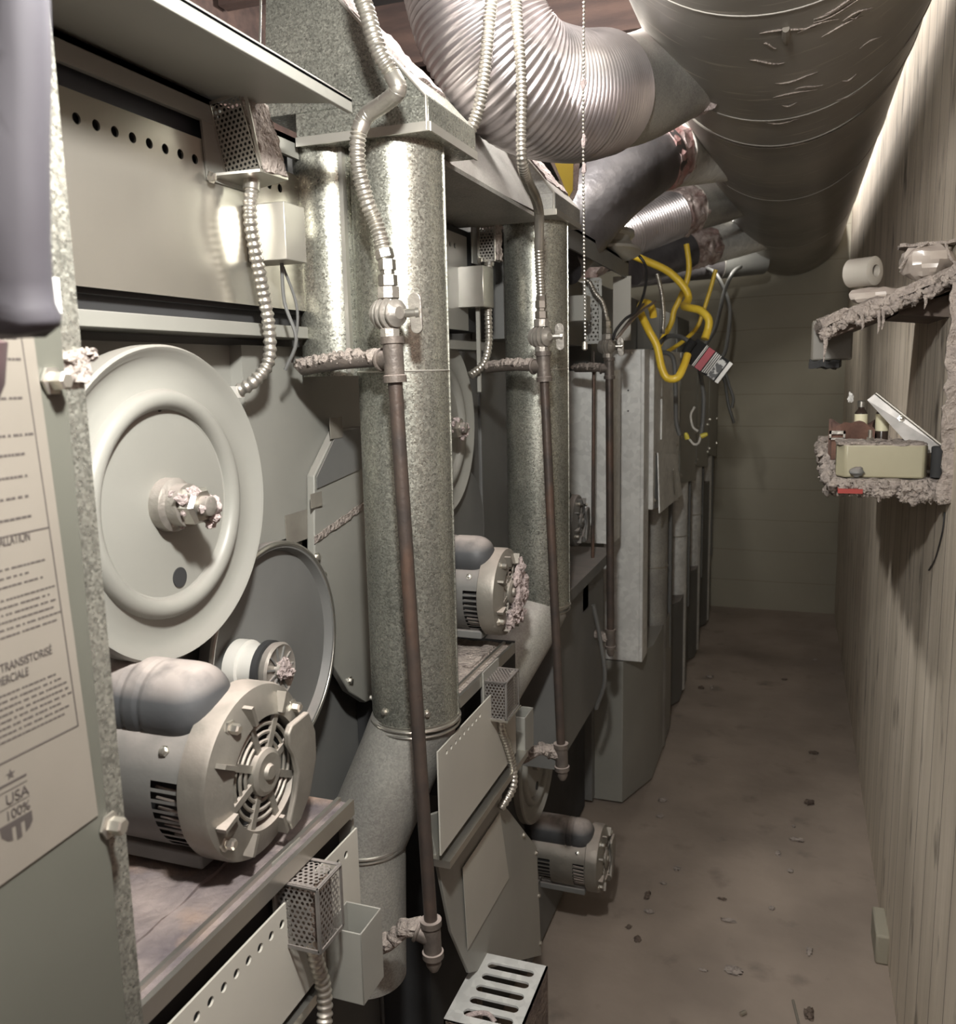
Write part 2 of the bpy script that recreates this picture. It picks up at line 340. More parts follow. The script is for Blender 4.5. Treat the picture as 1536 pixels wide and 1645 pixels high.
def pulley(loc, R, label, near=True):
    t = thing('drive_pulley', label, 'pulley', loc)
    x, y, z = loc; c = V((x, y, z+R))
    prof = [(R*.99, -.022), (R, -.012), (R*1.0, .006), (R*.985, .010), (R*.965, .008), (R*.93, .001), (R*.87, -.003), (R*.80, -.004), (R*.745, -.001)]
    for k in range(9):
        a = PI*k/8; prof.append((R*(.665+.065*math.cos(a)), .012*math.sin(a)))
    prof += [(R*.59, -.001), (R*.3, -.001), (.001, -.001), ]
    d = B().lathe(prof, c, (1, 0, 0), 96).build('pulley_disc', PAINT, t, angle=28)
    B().lathe([(.0115, 0), (.0115, .0012), (.001, .0013)], c+V((-.0006, .012*R/.185, -.49*R)), (1, 0, 0), 24).build('vent_hole', BLACK, d)
    B().lathe([(.0035, 0), (.0035, .0012), (.001, .0013)], c+V((-.0015, 0, .112*R/.185)), (1, 0, 0), 12).build('pin_hole', BLACK, d)
    h = B().lathe([(.030, -.002), (.030, .012), (.024, .016), (.024, .030), (.018, .032)], c, (1, 0, 0), 24).build('hub', VALVE, t)
    B().lathe([(.022, .030), (.022, .044), (.018, .048)], c, (1, 0, 0), 6).build('hub_nut', STEEL, h)
    B().lathe([(.011, .044), (.011, .058), (.008, .06)], c, (1, 0, 0), 16).build('shaft_end', VALVE, h)
    mb = B()
    rr = random.Random(4)
    for k in range(26):
        a = rr.uniform(0, 2*PI); q = rr.uniform(.008, .026); xx = rr.uniform(.004, .056)
        mb.blob(c+V((xx, math.cos(a)*q, math.sin(a)*q-.004)), (rr.uniform(.003, .008),)*3, k, .6, 10, 7)
    mb.build('hub_lint', LINTP, h)
    return t

def motor(loc, R, L, label, lint=0, slots2=False, mats=(MOTORG, MOTORB, CAPG)):
    t = thing('drive_motor', label, 'motor', loc)
    o = V(loc)+V((0, 0, R)); rb = R*.93; n = 144
    xs = [-L, -L*.98]
    if slots2: xs += [-L*.88, -L*.70]
    xs += [-R*.74, -R*.40, -.03]
    def is_slot(i, k):
        a = (k*360/n) % 360
        good = 165 <= a <= 238 and k % 3 != 0
        x0, x1 = xs[i], xs[i+1]
        return good and ((x0 == -R*.74) or (slots2 and x0 == -L*.88))
    mb = B(); vs = []; fs = []
    for x in xs:
        for k in range(n):
            a = 2*PI*k/n; vs.append(o+V((x, math.cos(a)*rb, math.sin(a)*rb)))
    for i in range(len(xs)-1):
        for k in range(n):
            if not is_slot(i, k): fs.append((i*n+k, i*n+(k+1) % n, (i+1)*n+(k+1) % n, (i+1)*n+k))
    fs.append(tuple(range(n))); mb.add(vs, fs)
    hs = mb.build('housing', mats[0], t)
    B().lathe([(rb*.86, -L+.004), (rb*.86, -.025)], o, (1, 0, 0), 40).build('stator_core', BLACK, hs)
    mw_ = B()
    for k in range(9):
        a = math.radians(165+k*8.5); mw_.tube([o+V((-R*.74, math.cos(a)*rb*.9, math.sin(a)*rb*.9)), o+V((-R*.42, math.cos(a+.03)*rb*.9, math.sin(a+.03)*rb*.9))], .0015, 6)
    mw_.build('winding', COPPER, hs)
    # end bell with concentric grille
    bell = B().lathe([(R*.95, -.034), (R, -.032), (R*1.0, -.006), (R*.98, -.001), (R*.93, .001), (R*.80, .006), (R*.70, .009), (R*.645, .010), (R*.63, .004), (R*.63, -.012)], o, (1, 0, 0), 72, False)
    bl = bell.build('end_bell', mats[1], t, angle=30)
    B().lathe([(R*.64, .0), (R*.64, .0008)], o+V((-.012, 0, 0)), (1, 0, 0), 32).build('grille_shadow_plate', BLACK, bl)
    gr = B()
    # the bell lathe is capped at -.012, so rings and ribs stand in front of the dark plate
    for q in (.54, .44, .34): gr.ring(o+V((.004, 0, 0)), (1, 0, 0), R*q, R*.024, 40, 6)
    gr.lathe([(R*.27, -.004), (R*.27, .010), (R*.22, .013), (R*.1, .012), (R*.08, .016)], o, (1, 0, 0), 28)
    for k in range(8):
        a = 2*PI*k/8+.3; d = V((0, math.cos(a), math.sin(a)))
        gr.obox(o+d*R*.46+V((.005, 0, 0)), (R*.46, R*.045, .008), d, (1, 0, 0))
        gr.obox(o+d*R*.79+V((.009, 0, 0)), (R*.24, R*.05, .012), d, V((1, 0, 0)).cross(d))
    gr.build('grille', mats[1], bl)
    if not lint or lint == 1:
        pl = []
        for (ya, za) in ((.42, .40), (.80, .42), (.93, .12), (.92, -.22), (.74, -.60), (.50, -.82), (.30, -.86), (.26, -.74), (.40, -.50), (.50, -.22), (.44, .02), (.34, .18), (.34, .32)):
            pl.append(o+V((.011, ya*R, za*R)))
        B().prism(pl, (.008, 0, 0)).build('terminal_cover', mats[1], bl, .002)
    for a in (35, 125, 215, 305):
        a = math.radians(a); screw(o+V((.0, math.cos(a)*R*.87, math.sin(a)*R*.87)), (1, 0, 0), .0055*R/.09, .012, bl, 'bolt')
    if lint == 2:
        mb = B(); rr = random.Random(3)
        for k in range(34):
            a = rr.uniform(-2.6, 1.6); q = rr.uniform(.1, .72)*R
            mb.blob(o+V((.014, math.cos(a)*q+.01, math.sin(a)*q-.012)), (.008, rr.uniform(.006, .018), rr.uniform(.006, .018)), k, .7, 10, 7)
        mb.build('lint_mat', LINTP, bl)
    # capacitor cover, a half-buried rounded pod on the shoulder
    mb = B(); P = []; rs = []
    cy, cz = -R*.30, R*.86
    x1 = -R*.20; rc = R*.46; N_ = 80
    for k in range(N_+1):
        x = -L+(x1+L)*k/N_
        dx = (x1-x)/rc
        s_ = math.sqrt(max(0, 1-(1-min(dx, 1))**2.6)) if dx < 1 else 1
        if .56 < (x+L)/(x1+L) < .585 or .66 < (x+L)/(x1+L) < .685: s_ *= .965
        P.append(o+V((x, cy, cz))); rs.append(max(rc*s_, .001))
    mb.tube(P, rs, 36); cp = mb.build('capacitor_cover', mats[2], t, angle=50)
    B().obox(o+V((-L*.5, -R*.36, R*.50)), (L*.86, R*1.0, .004), (1, 0, 0), (0, .9, .42)).build('cover_flange', mats[2], cp, .001)
    screw(o+V((-R*.62, -R*.80, R*.50)), (0, -.85, .5), .004, .004, hs)
    # cradle
    B().box(o+V((-L*.92, -R*.55, -R*1.0)), o+V((-R*.45, R*.55, -R*.82))).build('motor_cradle', PAINTD, t, .002)
    return t

def junction_box(lo, hi, parent, m=GALVS, open_top=False):
    x0, y0, z0 = lo; x1, y1, z1 = hi
    mb = B()
    if open_top:
        t = .002
        mb.box((x0, y0, z0), (x1, y1, z0+t)); mb.box((x0, y0, z0), (x0+t, y1, z1)); mb.box((x1-t, y0, z0), (x1, y1, z1)); mb.box((x0, y0, z0), (x1, y0+t, z1)); mb.box((x0, y1-t, z0), (x1, y1, z1))
    else: mb.box(lo, hi)
    return mb.build('junction_box', m, parent, .0012)

# ---- nearest dryer
dA = thing('stacked_dryer', 'nearest stacked dryer, back opened up on tall pulley disc and hole-punched panel', 'dryer', (-1.1, .75, 0))
B().box((-1.55, .33, .02), (-.745, 1.405, 1.955)).build('cabinet', PAINTD, dA, .003)
B().box((-.745, .36, 1.09), (-.735, 1.10, 1.645)).build('rear_plate', PAINT, dA)
hd = B().prism([(-.76, .33, 1.945), (-.500, .33, 1.915), (-.500, .33, 1.921), (-.76, .33, 1.951)], (0, .642, 0)).box((-.506, .33, 1.904), (-.500, .972, 1.920)).build('hood_shelf', PAINT, dA, .001)
B().box((-.70, .36, 1.925), (-.675, 1.14, 1.932)).box((-.682, .36, 1.905), (-.675, 1.14, 1.932)).build('hood_flange', PAINT, dA)
B().box((-.72, .36, 1.875), (-.700, 1.15, 1.932)).build('flue_strip', BLUEG, dA)
holes_panel(-.68, .36, 1.15, 1.695, 1.884, 1.858, .0056, [.7275+.0262*k for k in range(-13, 16) if .38 < .7275+.0262*k < 1.12]).build('burner_panel', WHITEM, dA)
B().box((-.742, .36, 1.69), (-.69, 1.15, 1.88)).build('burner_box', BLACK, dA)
B().box((-.742, .36, 1.655), (-.676, 1.155, 1.672)).build('shelf_rail', PAINT, dA, .001)
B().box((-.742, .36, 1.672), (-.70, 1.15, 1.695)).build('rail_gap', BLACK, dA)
junction_box((-.68, 1.008, 1.750), (-.622, 1.058, 1.822), dA)
B().tube(smooth_path([(-.65, 1.04, 1.752), (-.652, 1.045, 1.70), (-.64, 1.05, 1.65), (-.66, 1.05, 1.61)], .01), .0025, 8).tube(smooth_path([(-.655, 1.048, 1.752), (-.645, 1.065, 1.69), (-.66, 1.07, 1.62)], .01), .002, 8).build('control_wire', GREYC, dA)
# tray and lower burner box
tr = B().box((-.742, .35, 1.070), (-.500, .892, 1.078)).build('motor_tray', TRAY, dA, .001)
B().box((-.520, .35, 1.078), (-.515, .892, 1.083)).box((-.504, .35, 1.066), (-.498, .894, 1.082)).box((-.512, .35, 1.062), (-.498, .894, 1.066)).build('tray_lip', STEEL, tr)
B().slab((-.735, .40, 1.077), (.17, 0, 0), (0, .40, 0), 30, 50, .004, .004, 2, 24).build('tray_lint', TRAY, tr)
holes_panel(-.503, .36, .908, .905, 1.036, 1.0165, .0049, [.609+.0206*k for k in range(-11, 14)]).build('burner_panel', PANELP, dA, angle=30)
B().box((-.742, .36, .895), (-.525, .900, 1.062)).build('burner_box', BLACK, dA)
B().box((-.742, .900, .90), (-.506, .906, 1.05)).build('box_end', PAINT, dA)
junction_box((-.503, .818, .865), (-.455, .872, .958), dA, PAINT, True)
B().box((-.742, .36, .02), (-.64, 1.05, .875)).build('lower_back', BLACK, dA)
B().box((-.60, .36, .880), (-.500, .92, .893)).build('lower_rail', STEEL, dA)
# exhaust housing, gray sheet metal with clipped shoulder and rounded bottom
B().box((-.735, 1.03, 1.36), (-.715, 1.40, 1.645)).build('upper_plate', PAINT, dA)
pr = [(1.1798, 1.4476), (1.2554, 1.5131), (1.3548, 1.5131), (1.3774, 1.0186), (1.3153, 1.0265), (1.2588, 1.0671), (1.1967, 1.1484), (1.1629, 1.2613)]
ho = B().prism([(-.70, y, z) for y, z in pr], (-.014, 0, 0)).build('exhaust_housing', PAINT, dA, .002)
B().prism([(-.6985, y, z) for y, z in [(1.1832, 1.4453), (1.2554, 1.5097), (1.3548, 1.5131), (1.3548, 1.4442), (1.1832, 1.4273)]], (.0012, 0, 0)).build('housing_shoulder', PAINTD, ho)
B().slab((-.699, 1.1685, 1.3426), (0, .17, .03), (0, 0, .012), 26, 5, .002, .002, 5, 60).build('sealant_smear', LINT, ho)
B().slab((-.6975, 1.2509-0.040644/2, 1.5176-0.03387/2), (0, 0.040644, 0), (0, 0, 0.03387), 8, 6, .001, .0008, 9.972000000000001, 60, .3).build('tape_patch', CLEART, ho)
B().slab((-.6975, 1.1775-0.03387/2, 1.4103-0.02258/2), (0, 0.03387, 0), (0, 0, 0.02258), 8, 6, .001, .0008, 9.386999999999999, 60, .3).build('tape_patch', CLEART, ho)
B().slab((-.714, 1.1121, 1.3494), (0, .075, 0), (0, 0, .046), 10, 5, .001, .0008, 3, 60, .3).build('tape_patch', CLEART, ho)
screw((-.70, 1.1742, 1.32), (1, -.4, 0), .005, .006, ho)
screw((-.70, 1.1832, 1.2895), (1, -.3, 0), .006, .010, ho)
screw((-.70, 1.2622, 1.0863), (1, 0, 0), .005, .005, ho)
B().box((-.735, 1.0, 1.15), (-.722, 1.17, 1.350)).build('belt_guard', WHITEM, dA)
B().box((-.722, 1.0, 1.310), (-.718, 1.17, 1.316)).build('guard_hem', STEEL, dA)
B().prism([(-.72, .88, 1.36), (-.72, .965, 1.36), (-.72, 1.06, 1.08), (-.72, .96, 1.08)], (.006, 0, 0)).build('belt_bracket', PAINTD, dA)

pulley((-.652, .782, 1.289), .1745, 'large grey pulley disc with stamped ring, lint-caked hub nut and small round hole')
# idler wheel seen edge-on and its small spool
t = thing('idler_wheel', 'thin dark belt wheel half hidden behind the large grey pulley disc', 'pulley', (-.70, 1.028, 1.05))
c = V((-.687, 1.028, 1.211))
B().lathe([(.157, -.014), (.160, -.010), (.161, .004), (.157, .008), (.151, .006), (.146, -.006), (.06, -.008), (.03, .0)], c, (1, 0, 0), 80).build('wheel_disc', PAINTD, t)
B().ring(c+V((.005, 0, 0)), (1, 0, 0), .157, .004, 80, 8).build('wheel_rim', STEEL, t)
t = thing('tension_spool', 'small white spool with spoked face above the nearest motor', 'pulley', (-.66, .937, 1.185))
c = V((-.657, .937, 1.222))
B().lathe([(.020, -.03), (.036, -.03), (.036, -.012), (.032, -.010), (.032, .014), (.030, .016)], c, (1, 0, 0), 32).build('spool_drum', WHITEC, t)
B().lathe([(.034, .013), (.038, .014), (.038, .022), (.034, .023)], c, (1, 0, 0), 32).build('belt_groove', BLACK, t)
fc = B().lathe([(.030, .02), (.036, .026), (.037, .034), (.034, .037), (.030, .034), (.012, .033), (.011, .040)], c, (1, 0, 0), 36).build('spool_face', VALVE, t)
mb = B()
for k in range(11):
    a = 2*PI*k/11; d = V((0, math.cos(a), math.sin(a))); mb.obox(c+d*.022+V((.0345, 0, 0)), (.020, .0022, .003), d, V((1, 0, 0)).cross(d))
mb.build('spoke', PAINTD, fc)
B().blob(c+V((.040, .002, .002)), (.006, .012, .012), 5, .7).blob(c+V((.042, .010, -.006)), (.006, .008, .008), 8, .7).build('spool_lint', LINTP, fc)

motor((-.528, .745, 1.090), .094, .245, 'large dusty motor on the tray below the nearest grey pulley disc', 1)

# ---- second dryer
dB = thing('stacked_dryer', 'second stacked dryer behind the first tall galvanized duct, with tall slanted lower panel', 'dryer', (-1.1, 1.6, 0))
B().box((-1.55, 1.42, .02), (-.745, 2.06, 1.955)).build('cabinet', PAINTD, dB, .003)
B().box((-.76, 1.255, 1.905), (-.500, 1.80, 1.912)).add([(-.5, 1.255, 1.905), (-.5, 1.80, 1.918), (-.60, 1.80, 2.09), (-.60, 1.255, 2.09), (-.505, 1.255, 1.905), (-.505, 1.80, 1.918), (-.605, 1.80, 2.09), (-.605, 1.255, 2.09)], [(0,1,2,3),(7,6,5,4),(0,4,5,1),(1,5,6,2),(2,6,7,3),(3,7,4,0)]).build('hood_shelf', GALVD, dB)
holes_panel(-.665, 1.43, 1.79, 1.690, 1.884, 1.858, .0056, [1.72-.0262*k for k in range(10)]).build('burner_panel', PAINT, dB)
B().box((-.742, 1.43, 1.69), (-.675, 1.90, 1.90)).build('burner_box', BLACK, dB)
B().box((-.742, 1.43, 1.65), (-.665, 1.90, 1.668)).build('shelf_rail', PAINT, dB)
junction_box((-.672, 1.735, 1.735), (-.610, 1.80, 1.818), dB, WHITEM)
B().box((-.64, 1.768, 1.56), (-.632, 1.774, 1.735)).build('wire_channel', PAINT, dB)
tr = B().prism([(-.742, 1.50, 1.070), (-.500, 1.262, 1.070), (-.500, 1.555, 1.070), (-.742, 1.555, 1.070)], (0, 0, .008)).build('motor_tray', LINT, dB, .001)
B().box((-.520, 1.275, 1.078), (-.515, 1.552, 1.083)).box((-.504, 1.262, 1.060), (-.498, 1.558, 1.080)).build('tray_lip', STEEL, tr)
B().slab((-.64, 1.40, 1.077), (.112, 0, 0), (0, .145, 0), 20, 24, .005, .003, 4, 30).build('tray_lint', LINT, tr)
holes_panel(-.484, 1.130, 1.512, .876, 1.043, 1.028, .0036, [1.164+.0189*k for k in range(0, 9)]).build('burner_panel', PANELP, dB)
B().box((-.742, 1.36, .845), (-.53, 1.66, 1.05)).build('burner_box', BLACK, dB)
B().box((-.52, 1.14, .850), (-.474, 1.56, .862)).build('panel_hem', STEEL, dB)
junction_box((-.52, 1.555, .852), (-.478, 1.612, .930), dB, PAINT, True)
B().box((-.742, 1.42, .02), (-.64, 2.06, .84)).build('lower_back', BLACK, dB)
sp_ = B().prism([(-.502, 1.127, .94), (-.499, 1.411, .838), (-.497, 1.50, .76), (-.497, 1.688, .58), (-.497, 1.717, .30), (-.498, 1.27, .575), (-.500, 1.20, .70)], (-.006, 0, 0)).build('slanted_cover', PAINT, dB, .001)
B().prism([(-.4965, 1.444, .785), (-.4965, 1.492, .623), (-.4965, 1.261, .626), (-.4965, 1.248, .785)], (.0006, 0, 0)).build('pale_patch', PANELP, sp_)
for (yy, zz) in ((1.60, .66), (1.690, .57), (1.705, .46), (1.712, .34)): screw((-.497, yy-.008, zz), (1, 0, 0), .004, .004, sp_)
pulley((-.69, 1.672, 1.305), .185, 'grey pulley disc mostly hidden behind the first tall galvanized duct')
t = tag(B().ring((-.70, 1.80, 1.24), (1, 0, 0), .15, .004, 64, 8).lathe([(.147, -.006), (.147, .004), (.05, .0)], (-.70, 1.80, 1.24), (1, 0, 0), 64).build('idler_wheel', PAINTD), 'dark belt wheel rim showing above the second motor', 'pulley')
motor((-.50, 1.523, 1.108), .083, .24, 'motor on the second tray with a thick mat of lint over its end grille', 2)

# ---- third dryer
dC = thing('stacked_dryer', 'third stacked dryer in shadow between the second tall duct and the flat galvanized panel', 'dryer', (-1.1, 2.45, 0))
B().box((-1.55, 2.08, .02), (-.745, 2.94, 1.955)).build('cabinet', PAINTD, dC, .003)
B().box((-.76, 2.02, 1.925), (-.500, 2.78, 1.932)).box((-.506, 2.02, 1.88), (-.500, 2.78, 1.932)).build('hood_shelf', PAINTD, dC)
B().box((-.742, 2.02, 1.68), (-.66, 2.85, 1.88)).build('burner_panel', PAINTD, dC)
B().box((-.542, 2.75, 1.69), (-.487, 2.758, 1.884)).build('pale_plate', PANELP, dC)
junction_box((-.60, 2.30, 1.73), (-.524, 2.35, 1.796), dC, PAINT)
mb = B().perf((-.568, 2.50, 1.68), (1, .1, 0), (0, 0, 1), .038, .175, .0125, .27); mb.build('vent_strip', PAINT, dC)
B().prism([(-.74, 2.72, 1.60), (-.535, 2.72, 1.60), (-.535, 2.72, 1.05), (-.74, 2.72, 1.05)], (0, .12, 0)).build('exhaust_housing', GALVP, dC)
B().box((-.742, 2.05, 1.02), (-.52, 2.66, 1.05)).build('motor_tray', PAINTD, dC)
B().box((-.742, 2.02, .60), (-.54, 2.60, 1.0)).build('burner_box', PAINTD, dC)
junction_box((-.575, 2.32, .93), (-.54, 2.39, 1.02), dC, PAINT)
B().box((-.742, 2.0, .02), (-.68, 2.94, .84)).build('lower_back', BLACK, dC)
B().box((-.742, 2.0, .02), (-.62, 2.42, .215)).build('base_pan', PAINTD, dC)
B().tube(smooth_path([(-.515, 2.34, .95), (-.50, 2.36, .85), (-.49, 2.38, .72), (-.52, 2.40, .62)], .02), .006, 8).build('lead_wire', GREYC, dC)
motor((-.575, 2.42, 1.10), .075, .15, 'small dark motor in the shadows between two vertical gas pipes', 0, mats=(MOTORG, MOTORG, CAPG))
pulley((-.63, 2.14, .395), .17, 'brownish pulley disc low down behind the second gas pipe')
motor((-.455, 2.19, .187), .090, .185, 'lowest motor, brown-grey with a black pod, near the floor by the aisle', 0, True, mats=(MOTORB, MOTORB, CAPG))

# ------------------------------------------------------------------ perforated guards with conduit
def guard(label, A, faces, plate, conduit, cr, cell, lintside=None, bottom=None, sheet=None):
    t = thing('perforated_guard', label, 'guard box', A)
    B().prism(plate, (.003, 0, 0)).build('back_plate', PAINT, t)
    for f in faces: 
        o_, u_, v_, W_, H_ = f[:5]
        B().perf(o_, u_, v_, W_, H_, cell, .33).build('perforated_sheet', sheet or STEEL, t, angle=80)
    if lintside:
        o_, u_, v_ = lintside
        B().slab(o_, u_, v_, 18, 34, .004, .0035, 3, 90, .5).build('lint_coat', LINT, t, angle=80)
    if bottom: B().prism(bottom, (0, 0, .003)).build('bottom_plate', STEEL, t)
    if conduit:
        P = smooth_path(conduit, .004)
        B().tube([P[0], P[3]], cr*1.3, 12).build('conduit_connector', STEEL, t)
        B().corr(conduit, cr, .0085, .14, 14).build('conduit', HOSE, t, angle=60)
    screw(V(A)+V((.004, -.012, 0)), (1, 0, 0), .005, .006, t)
    return t
gA = guard('tilted perforated guard furred with lint under the nearest hood shelf', (-.676, .94, 1.84),
      [((-.676, .965, 1.847), (.050, 0, .008), (.0, -.025, .081), .052, .084, .0062),
       ((-.626, .965, 1.853), (0, .056, .003), (-.008, -.025, .081), .056, .084, .0062)],
      [(-.6795, .922, 1.926), (-.6795, 1.0, 1.926), (-.6795, 1.015, 1.838), (-.6795, .930, 1.838)],
      [(-.652, .985, 1.845), (-.652, .976, 1.80), (-.652, .984, 1.755), (-.653, .998, 1.705), (-.653, 1.006, 1.66), (-.655, 1.002, 1.62), (-.668, .985, 1.595), (-.69, .975, 1.582)], .0082, .0062,
      ((-.6235, .968, 1.850), (0, .052, .003), (-.009, -.026, .081)),
      [(-.678, .93, 1.842), (-.622, .958, 1.848), (-.622, 1.022, 1.850), (-.678, 1.03, 1.844)])
B().box((-.705, .966, 1.575), (-.682, .984, 1.590)).build('conduit_end_clip', WHITEC, gA)
gC = guard('perforated guard box on the lower panel edge below the nearest motor', (-.515, .742, .985),
      [((-.515, .742, .985), (1, 0, 0), (0, 0, 1), .052, .074, .0066), ((-.463, .742, .985), (0, 1, 0), (0, 0, 1), .050, .074, .0066),
       ((-.515, .742, 1.059), (1, 0, 0), (0, 1, 0), .052, .050, .0066)],
      [(-.5175, .738, 1.082), (-.5175, .795, 1.082), (-.5175, .795, .980), (-.5175, .738, .980)],
      [(-.488, .765, .985), (-.488, .772, .95), (-.486, .780, .915), (-.484, .778, .88), (-.482, .762, .84), (-.49, .75, .78)], .0085, .0066, sheet=STEELD)
gD = guard('perforated guard box hanging by the second tray, over a ribbed conduit', (-.500, 1.372, 1.0),
      [((-.500, 1.372, 1.0), (1, 0, 0), (0, 0, 1), .044, .068, .0062), ((-.456, 1.372, 1.0), (0, 1, 0), (0, 0, 1), .072, .068, .0062),
       ((-.500, 1.372, 1.068), (1, 0, 0), (0, 1, 0), .044, .072, .0062)],
      [(-.4975, 1.366, 1.085), (-.4975, 1.45, 1.085), (-.4975, 1.45, .996), (-.4975, 1.366, .996)],
      [(-.478, 1.408, 1.0), (-.479, 1.412, .965), (-.478, 1.438, .925), (-.478, 1.468, .87), (-.476, 1.462, .83), (-.49, 1.43, .80)], .0078, .0062,
      bottom=[(-.500, 1.368, .997), (-.452, 1.368, .997), (-.452, 1.448, .997), (-.500, 1.448, .997)], sheet=STEELD)
gB = guard('narrow perforated guard in the dark between the two tall galvanized ducts', (-.642, 1.80, 1.835),
      [((-.642, 1.80, 1.835), (1, 0, 0), (0, 0, 1), .036, .088, .0072), ((-.606, 1.80, 1.835), (0, 1, 0), (0, 0, 1), .03, .088, .0072)],
      [(-.655, 1.79, 1.93), (-.655, 1.84, 1.93), (-.655, 1.84, 1.83), (-.655, 1.79, 1.83)],
      [(-.622, 1.81, 1.835), (-.622, 1.80, 1.79), (-.62, 1.79, 1.73), (-.62, 1.79, 1.665), (-.625, 1.77, 1.62), (-.645, 1.74, 1.595)], .0082, .0072,
      ((-.6035, 1.80, 1.835), (0, .03, 0), (0, 0, .09)))

B().prism([(-.672, .974, 1.853), (-.634, .974, 1.858), (-.640, .950, 1.922), (-.672, .950, 1.918)], (0, .036, 0)).build('dark_core', BLACK, gA)  # made-up core, black in place of the shade behind the perforations
B().box((-.508, .750, .990), (-.471, .785, 1.050)).build('dark_core', LINTD, gC)  # dark linty filling added so the guard reads shaded inside
B().box((-.494, 1.379, 1.004), (-.463, 1.437, 1.060)).build('dark_core', LINTD, gD)  # same dark filling, standing in for shade inside this guard
# ------------------------------------------------------------------ nearest cover panel, its label and corner post
t = thing('side_cover', 'grey cover panel at left edge carrying a buff instruction label', 'cover panel', (-.46, .40, .9))
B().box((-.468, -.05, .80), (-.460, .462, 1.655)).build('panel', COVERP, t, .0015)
po = B().prism([(-.470, .458, .80), (-.466, .484, .80), (-.472, .486, .80), (-.476, .46, .80)], (0, 0, 1.18)).build('corner_post', GALV, t)
B().box((-.475, .15, 1.655), (-.466, .462, 1.98)).build('upper_plate', GALV, t)
B().box((-.469, .442, 1.645), (-.4595, .4635, 1.668)).build('joint_strap', GALVP, t)
B().slab((-.466, .462, 1.600), (0, .026, 0), (0, 0, .022), 8, 8, .003, .003, 4, 90).build('lint_tuft', LINT, po)
mb = B()
for k in range(10): mb.blob((-.464+random.uniform(-.003, .004), .466+k*.0028, 1.618+random.uniform(-.003, .003)), (.003, .004, .003), k, .7, 8, 6)
mb.build('lint_string', LINT, po)
for (yy, zz) in ((.449, 1.601), (.462, 1.281)):
    bo = B().lathe([(.010, 0), (.010, .002), (.0065, .003), (.0065, .012), (.005, .013)], (-.460, yy, zz), (1, .1, 0), 6).build('bolt', BOLT, t)
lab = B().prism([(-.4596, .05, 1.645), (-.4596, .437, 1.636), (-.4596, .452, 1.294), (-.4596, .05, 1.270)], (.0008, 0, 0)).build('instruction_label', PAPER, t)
lx = -.4586
def words(txt, y, z, size, parent, m=INK, align='RIGHT', rx=0., name='lettering', mtx=None, ext=.0002, sx=.56):
    cu = bpy.data.curves.new(name, 'FONT'); cu.body = txt; cu.size = size; cu.align_x = align; cu.extrude = ext
    ob = bpy.data.objects.new('tmp', cu); COL.objects.link(ob)
    dg = bpy.context.evaluated_depsgraph_get(); me = bpy.data.meshes.new_from_object(ob.evaluated_get(dg))
    bpy.data.objects.remove(ob)
    M4 = mtx or (Matrix.Translation((lx, y, z)) @ Matrix(((0, 0, 1, 0), (1, 0, 0, 0), (0, 1, 0, 0), (0, 0, 0, 1))) @ Matrix.Rotation(rx, 4, 'Z') @ Matrix.Diagonal((sx, 1, 1, 1)))
    me.transform(M4); r = V((0, 0, 0)); p = parent
    while p is not None: r = r+p.location; p = p.parent
    me.transform(Matrix.Translation(-r)); me.materials.clear(); me.materials.append(m); me.name = name
    o = bpy.data.objects.new(name, me); COL.objects.link(o); o.parent = parent; return o
words('INSTALLATION', .4185, 1.5005, .0088, lab); words('TRANSISTORISÉ', .4265, 1.4225, .0078, lab, sx=.74); words('COMMERCIALE', .4065, 1.4145, .0078, lab, sx=.70)
rr = random.Random(11)
def lines(z0, n, dz, y1, hgt=.0012, ragged=.012):
    for q in range(n):
        mb = B(); y = .22; z = z0-dz*q; ye = y1-rr.uniform(0, ragged)
        while y < ye:
            l = rr.uniform(.0014, .0042)
            mb.box((lx-.0006, y, z), (lx, y+l, z+hgt)); y += l+(.0007 if rr.random() < .7 else .0020)
        mb.build('fine_print', INK, lab)
for z in (1.627, 1.614, 1.590, 1.567, 1.555, 1.541, 1.528, 1.515): lines(z, 1, .005, .428, .0016)
lines(1.485, 3, .0055, .428); lines(1.466, 6, .0046, .438); lines(1.407, 8, .0042, .438)
B().prism([(lx-.0006, .427, 1.633), (lx-.0006, .4278, 1.633), (lx-.0006, .4425, 1.365), (lx-.0006, .4415, 1.365)], (.0006, 0, 0)).build('label_frame', INK, lab)
B().box((lx-.0006, .05, 1.365), (lx, .4425, 1.3661)).build('label_frame', INK, lab)
B().box((lx-.0006, .05, 1.5055), (lx, .4345, 1.5065)).build('label_frame', INK, lab)
words('USA', .3970, 1.3375, .0098, lab, sx=1.); words('100%', .3968, 1.3275, .0088, lab, sx=1.)
B().box((lx-.0006, .370, 1.3500), (lx, .3965, 1.3515)).build('shield_bar', INK, lab)
B().box((lx-.0006, .371, 1.3462), (lx, .3965, 1.3468)).build('shield_bar', INK, lab)
B().box((lx-.0006, .371, 1.3355), (lx, .3970, 1.3360)).build('shield_bar', INK, lab)
mbx = [(.3725, 1.3255), (.3975, 1.3255), (.3975, 1.3185), (.3945, 1.3150), (.3915, 1.3135), (.3915, 1.3215), (.3885, 1.3215), (.3885, 1.3120), (.3845, 1.3115), (.3845, 1.3215), (.3815, 1.3215), (.3815, 1.3130), (.3775, 1.3145), (.3735, 1.3185)]
B().prism([(lx-.0006, y, z) for y, z in mbx], (.0006, 0, 0)).build('striped_shield', INK, lab)
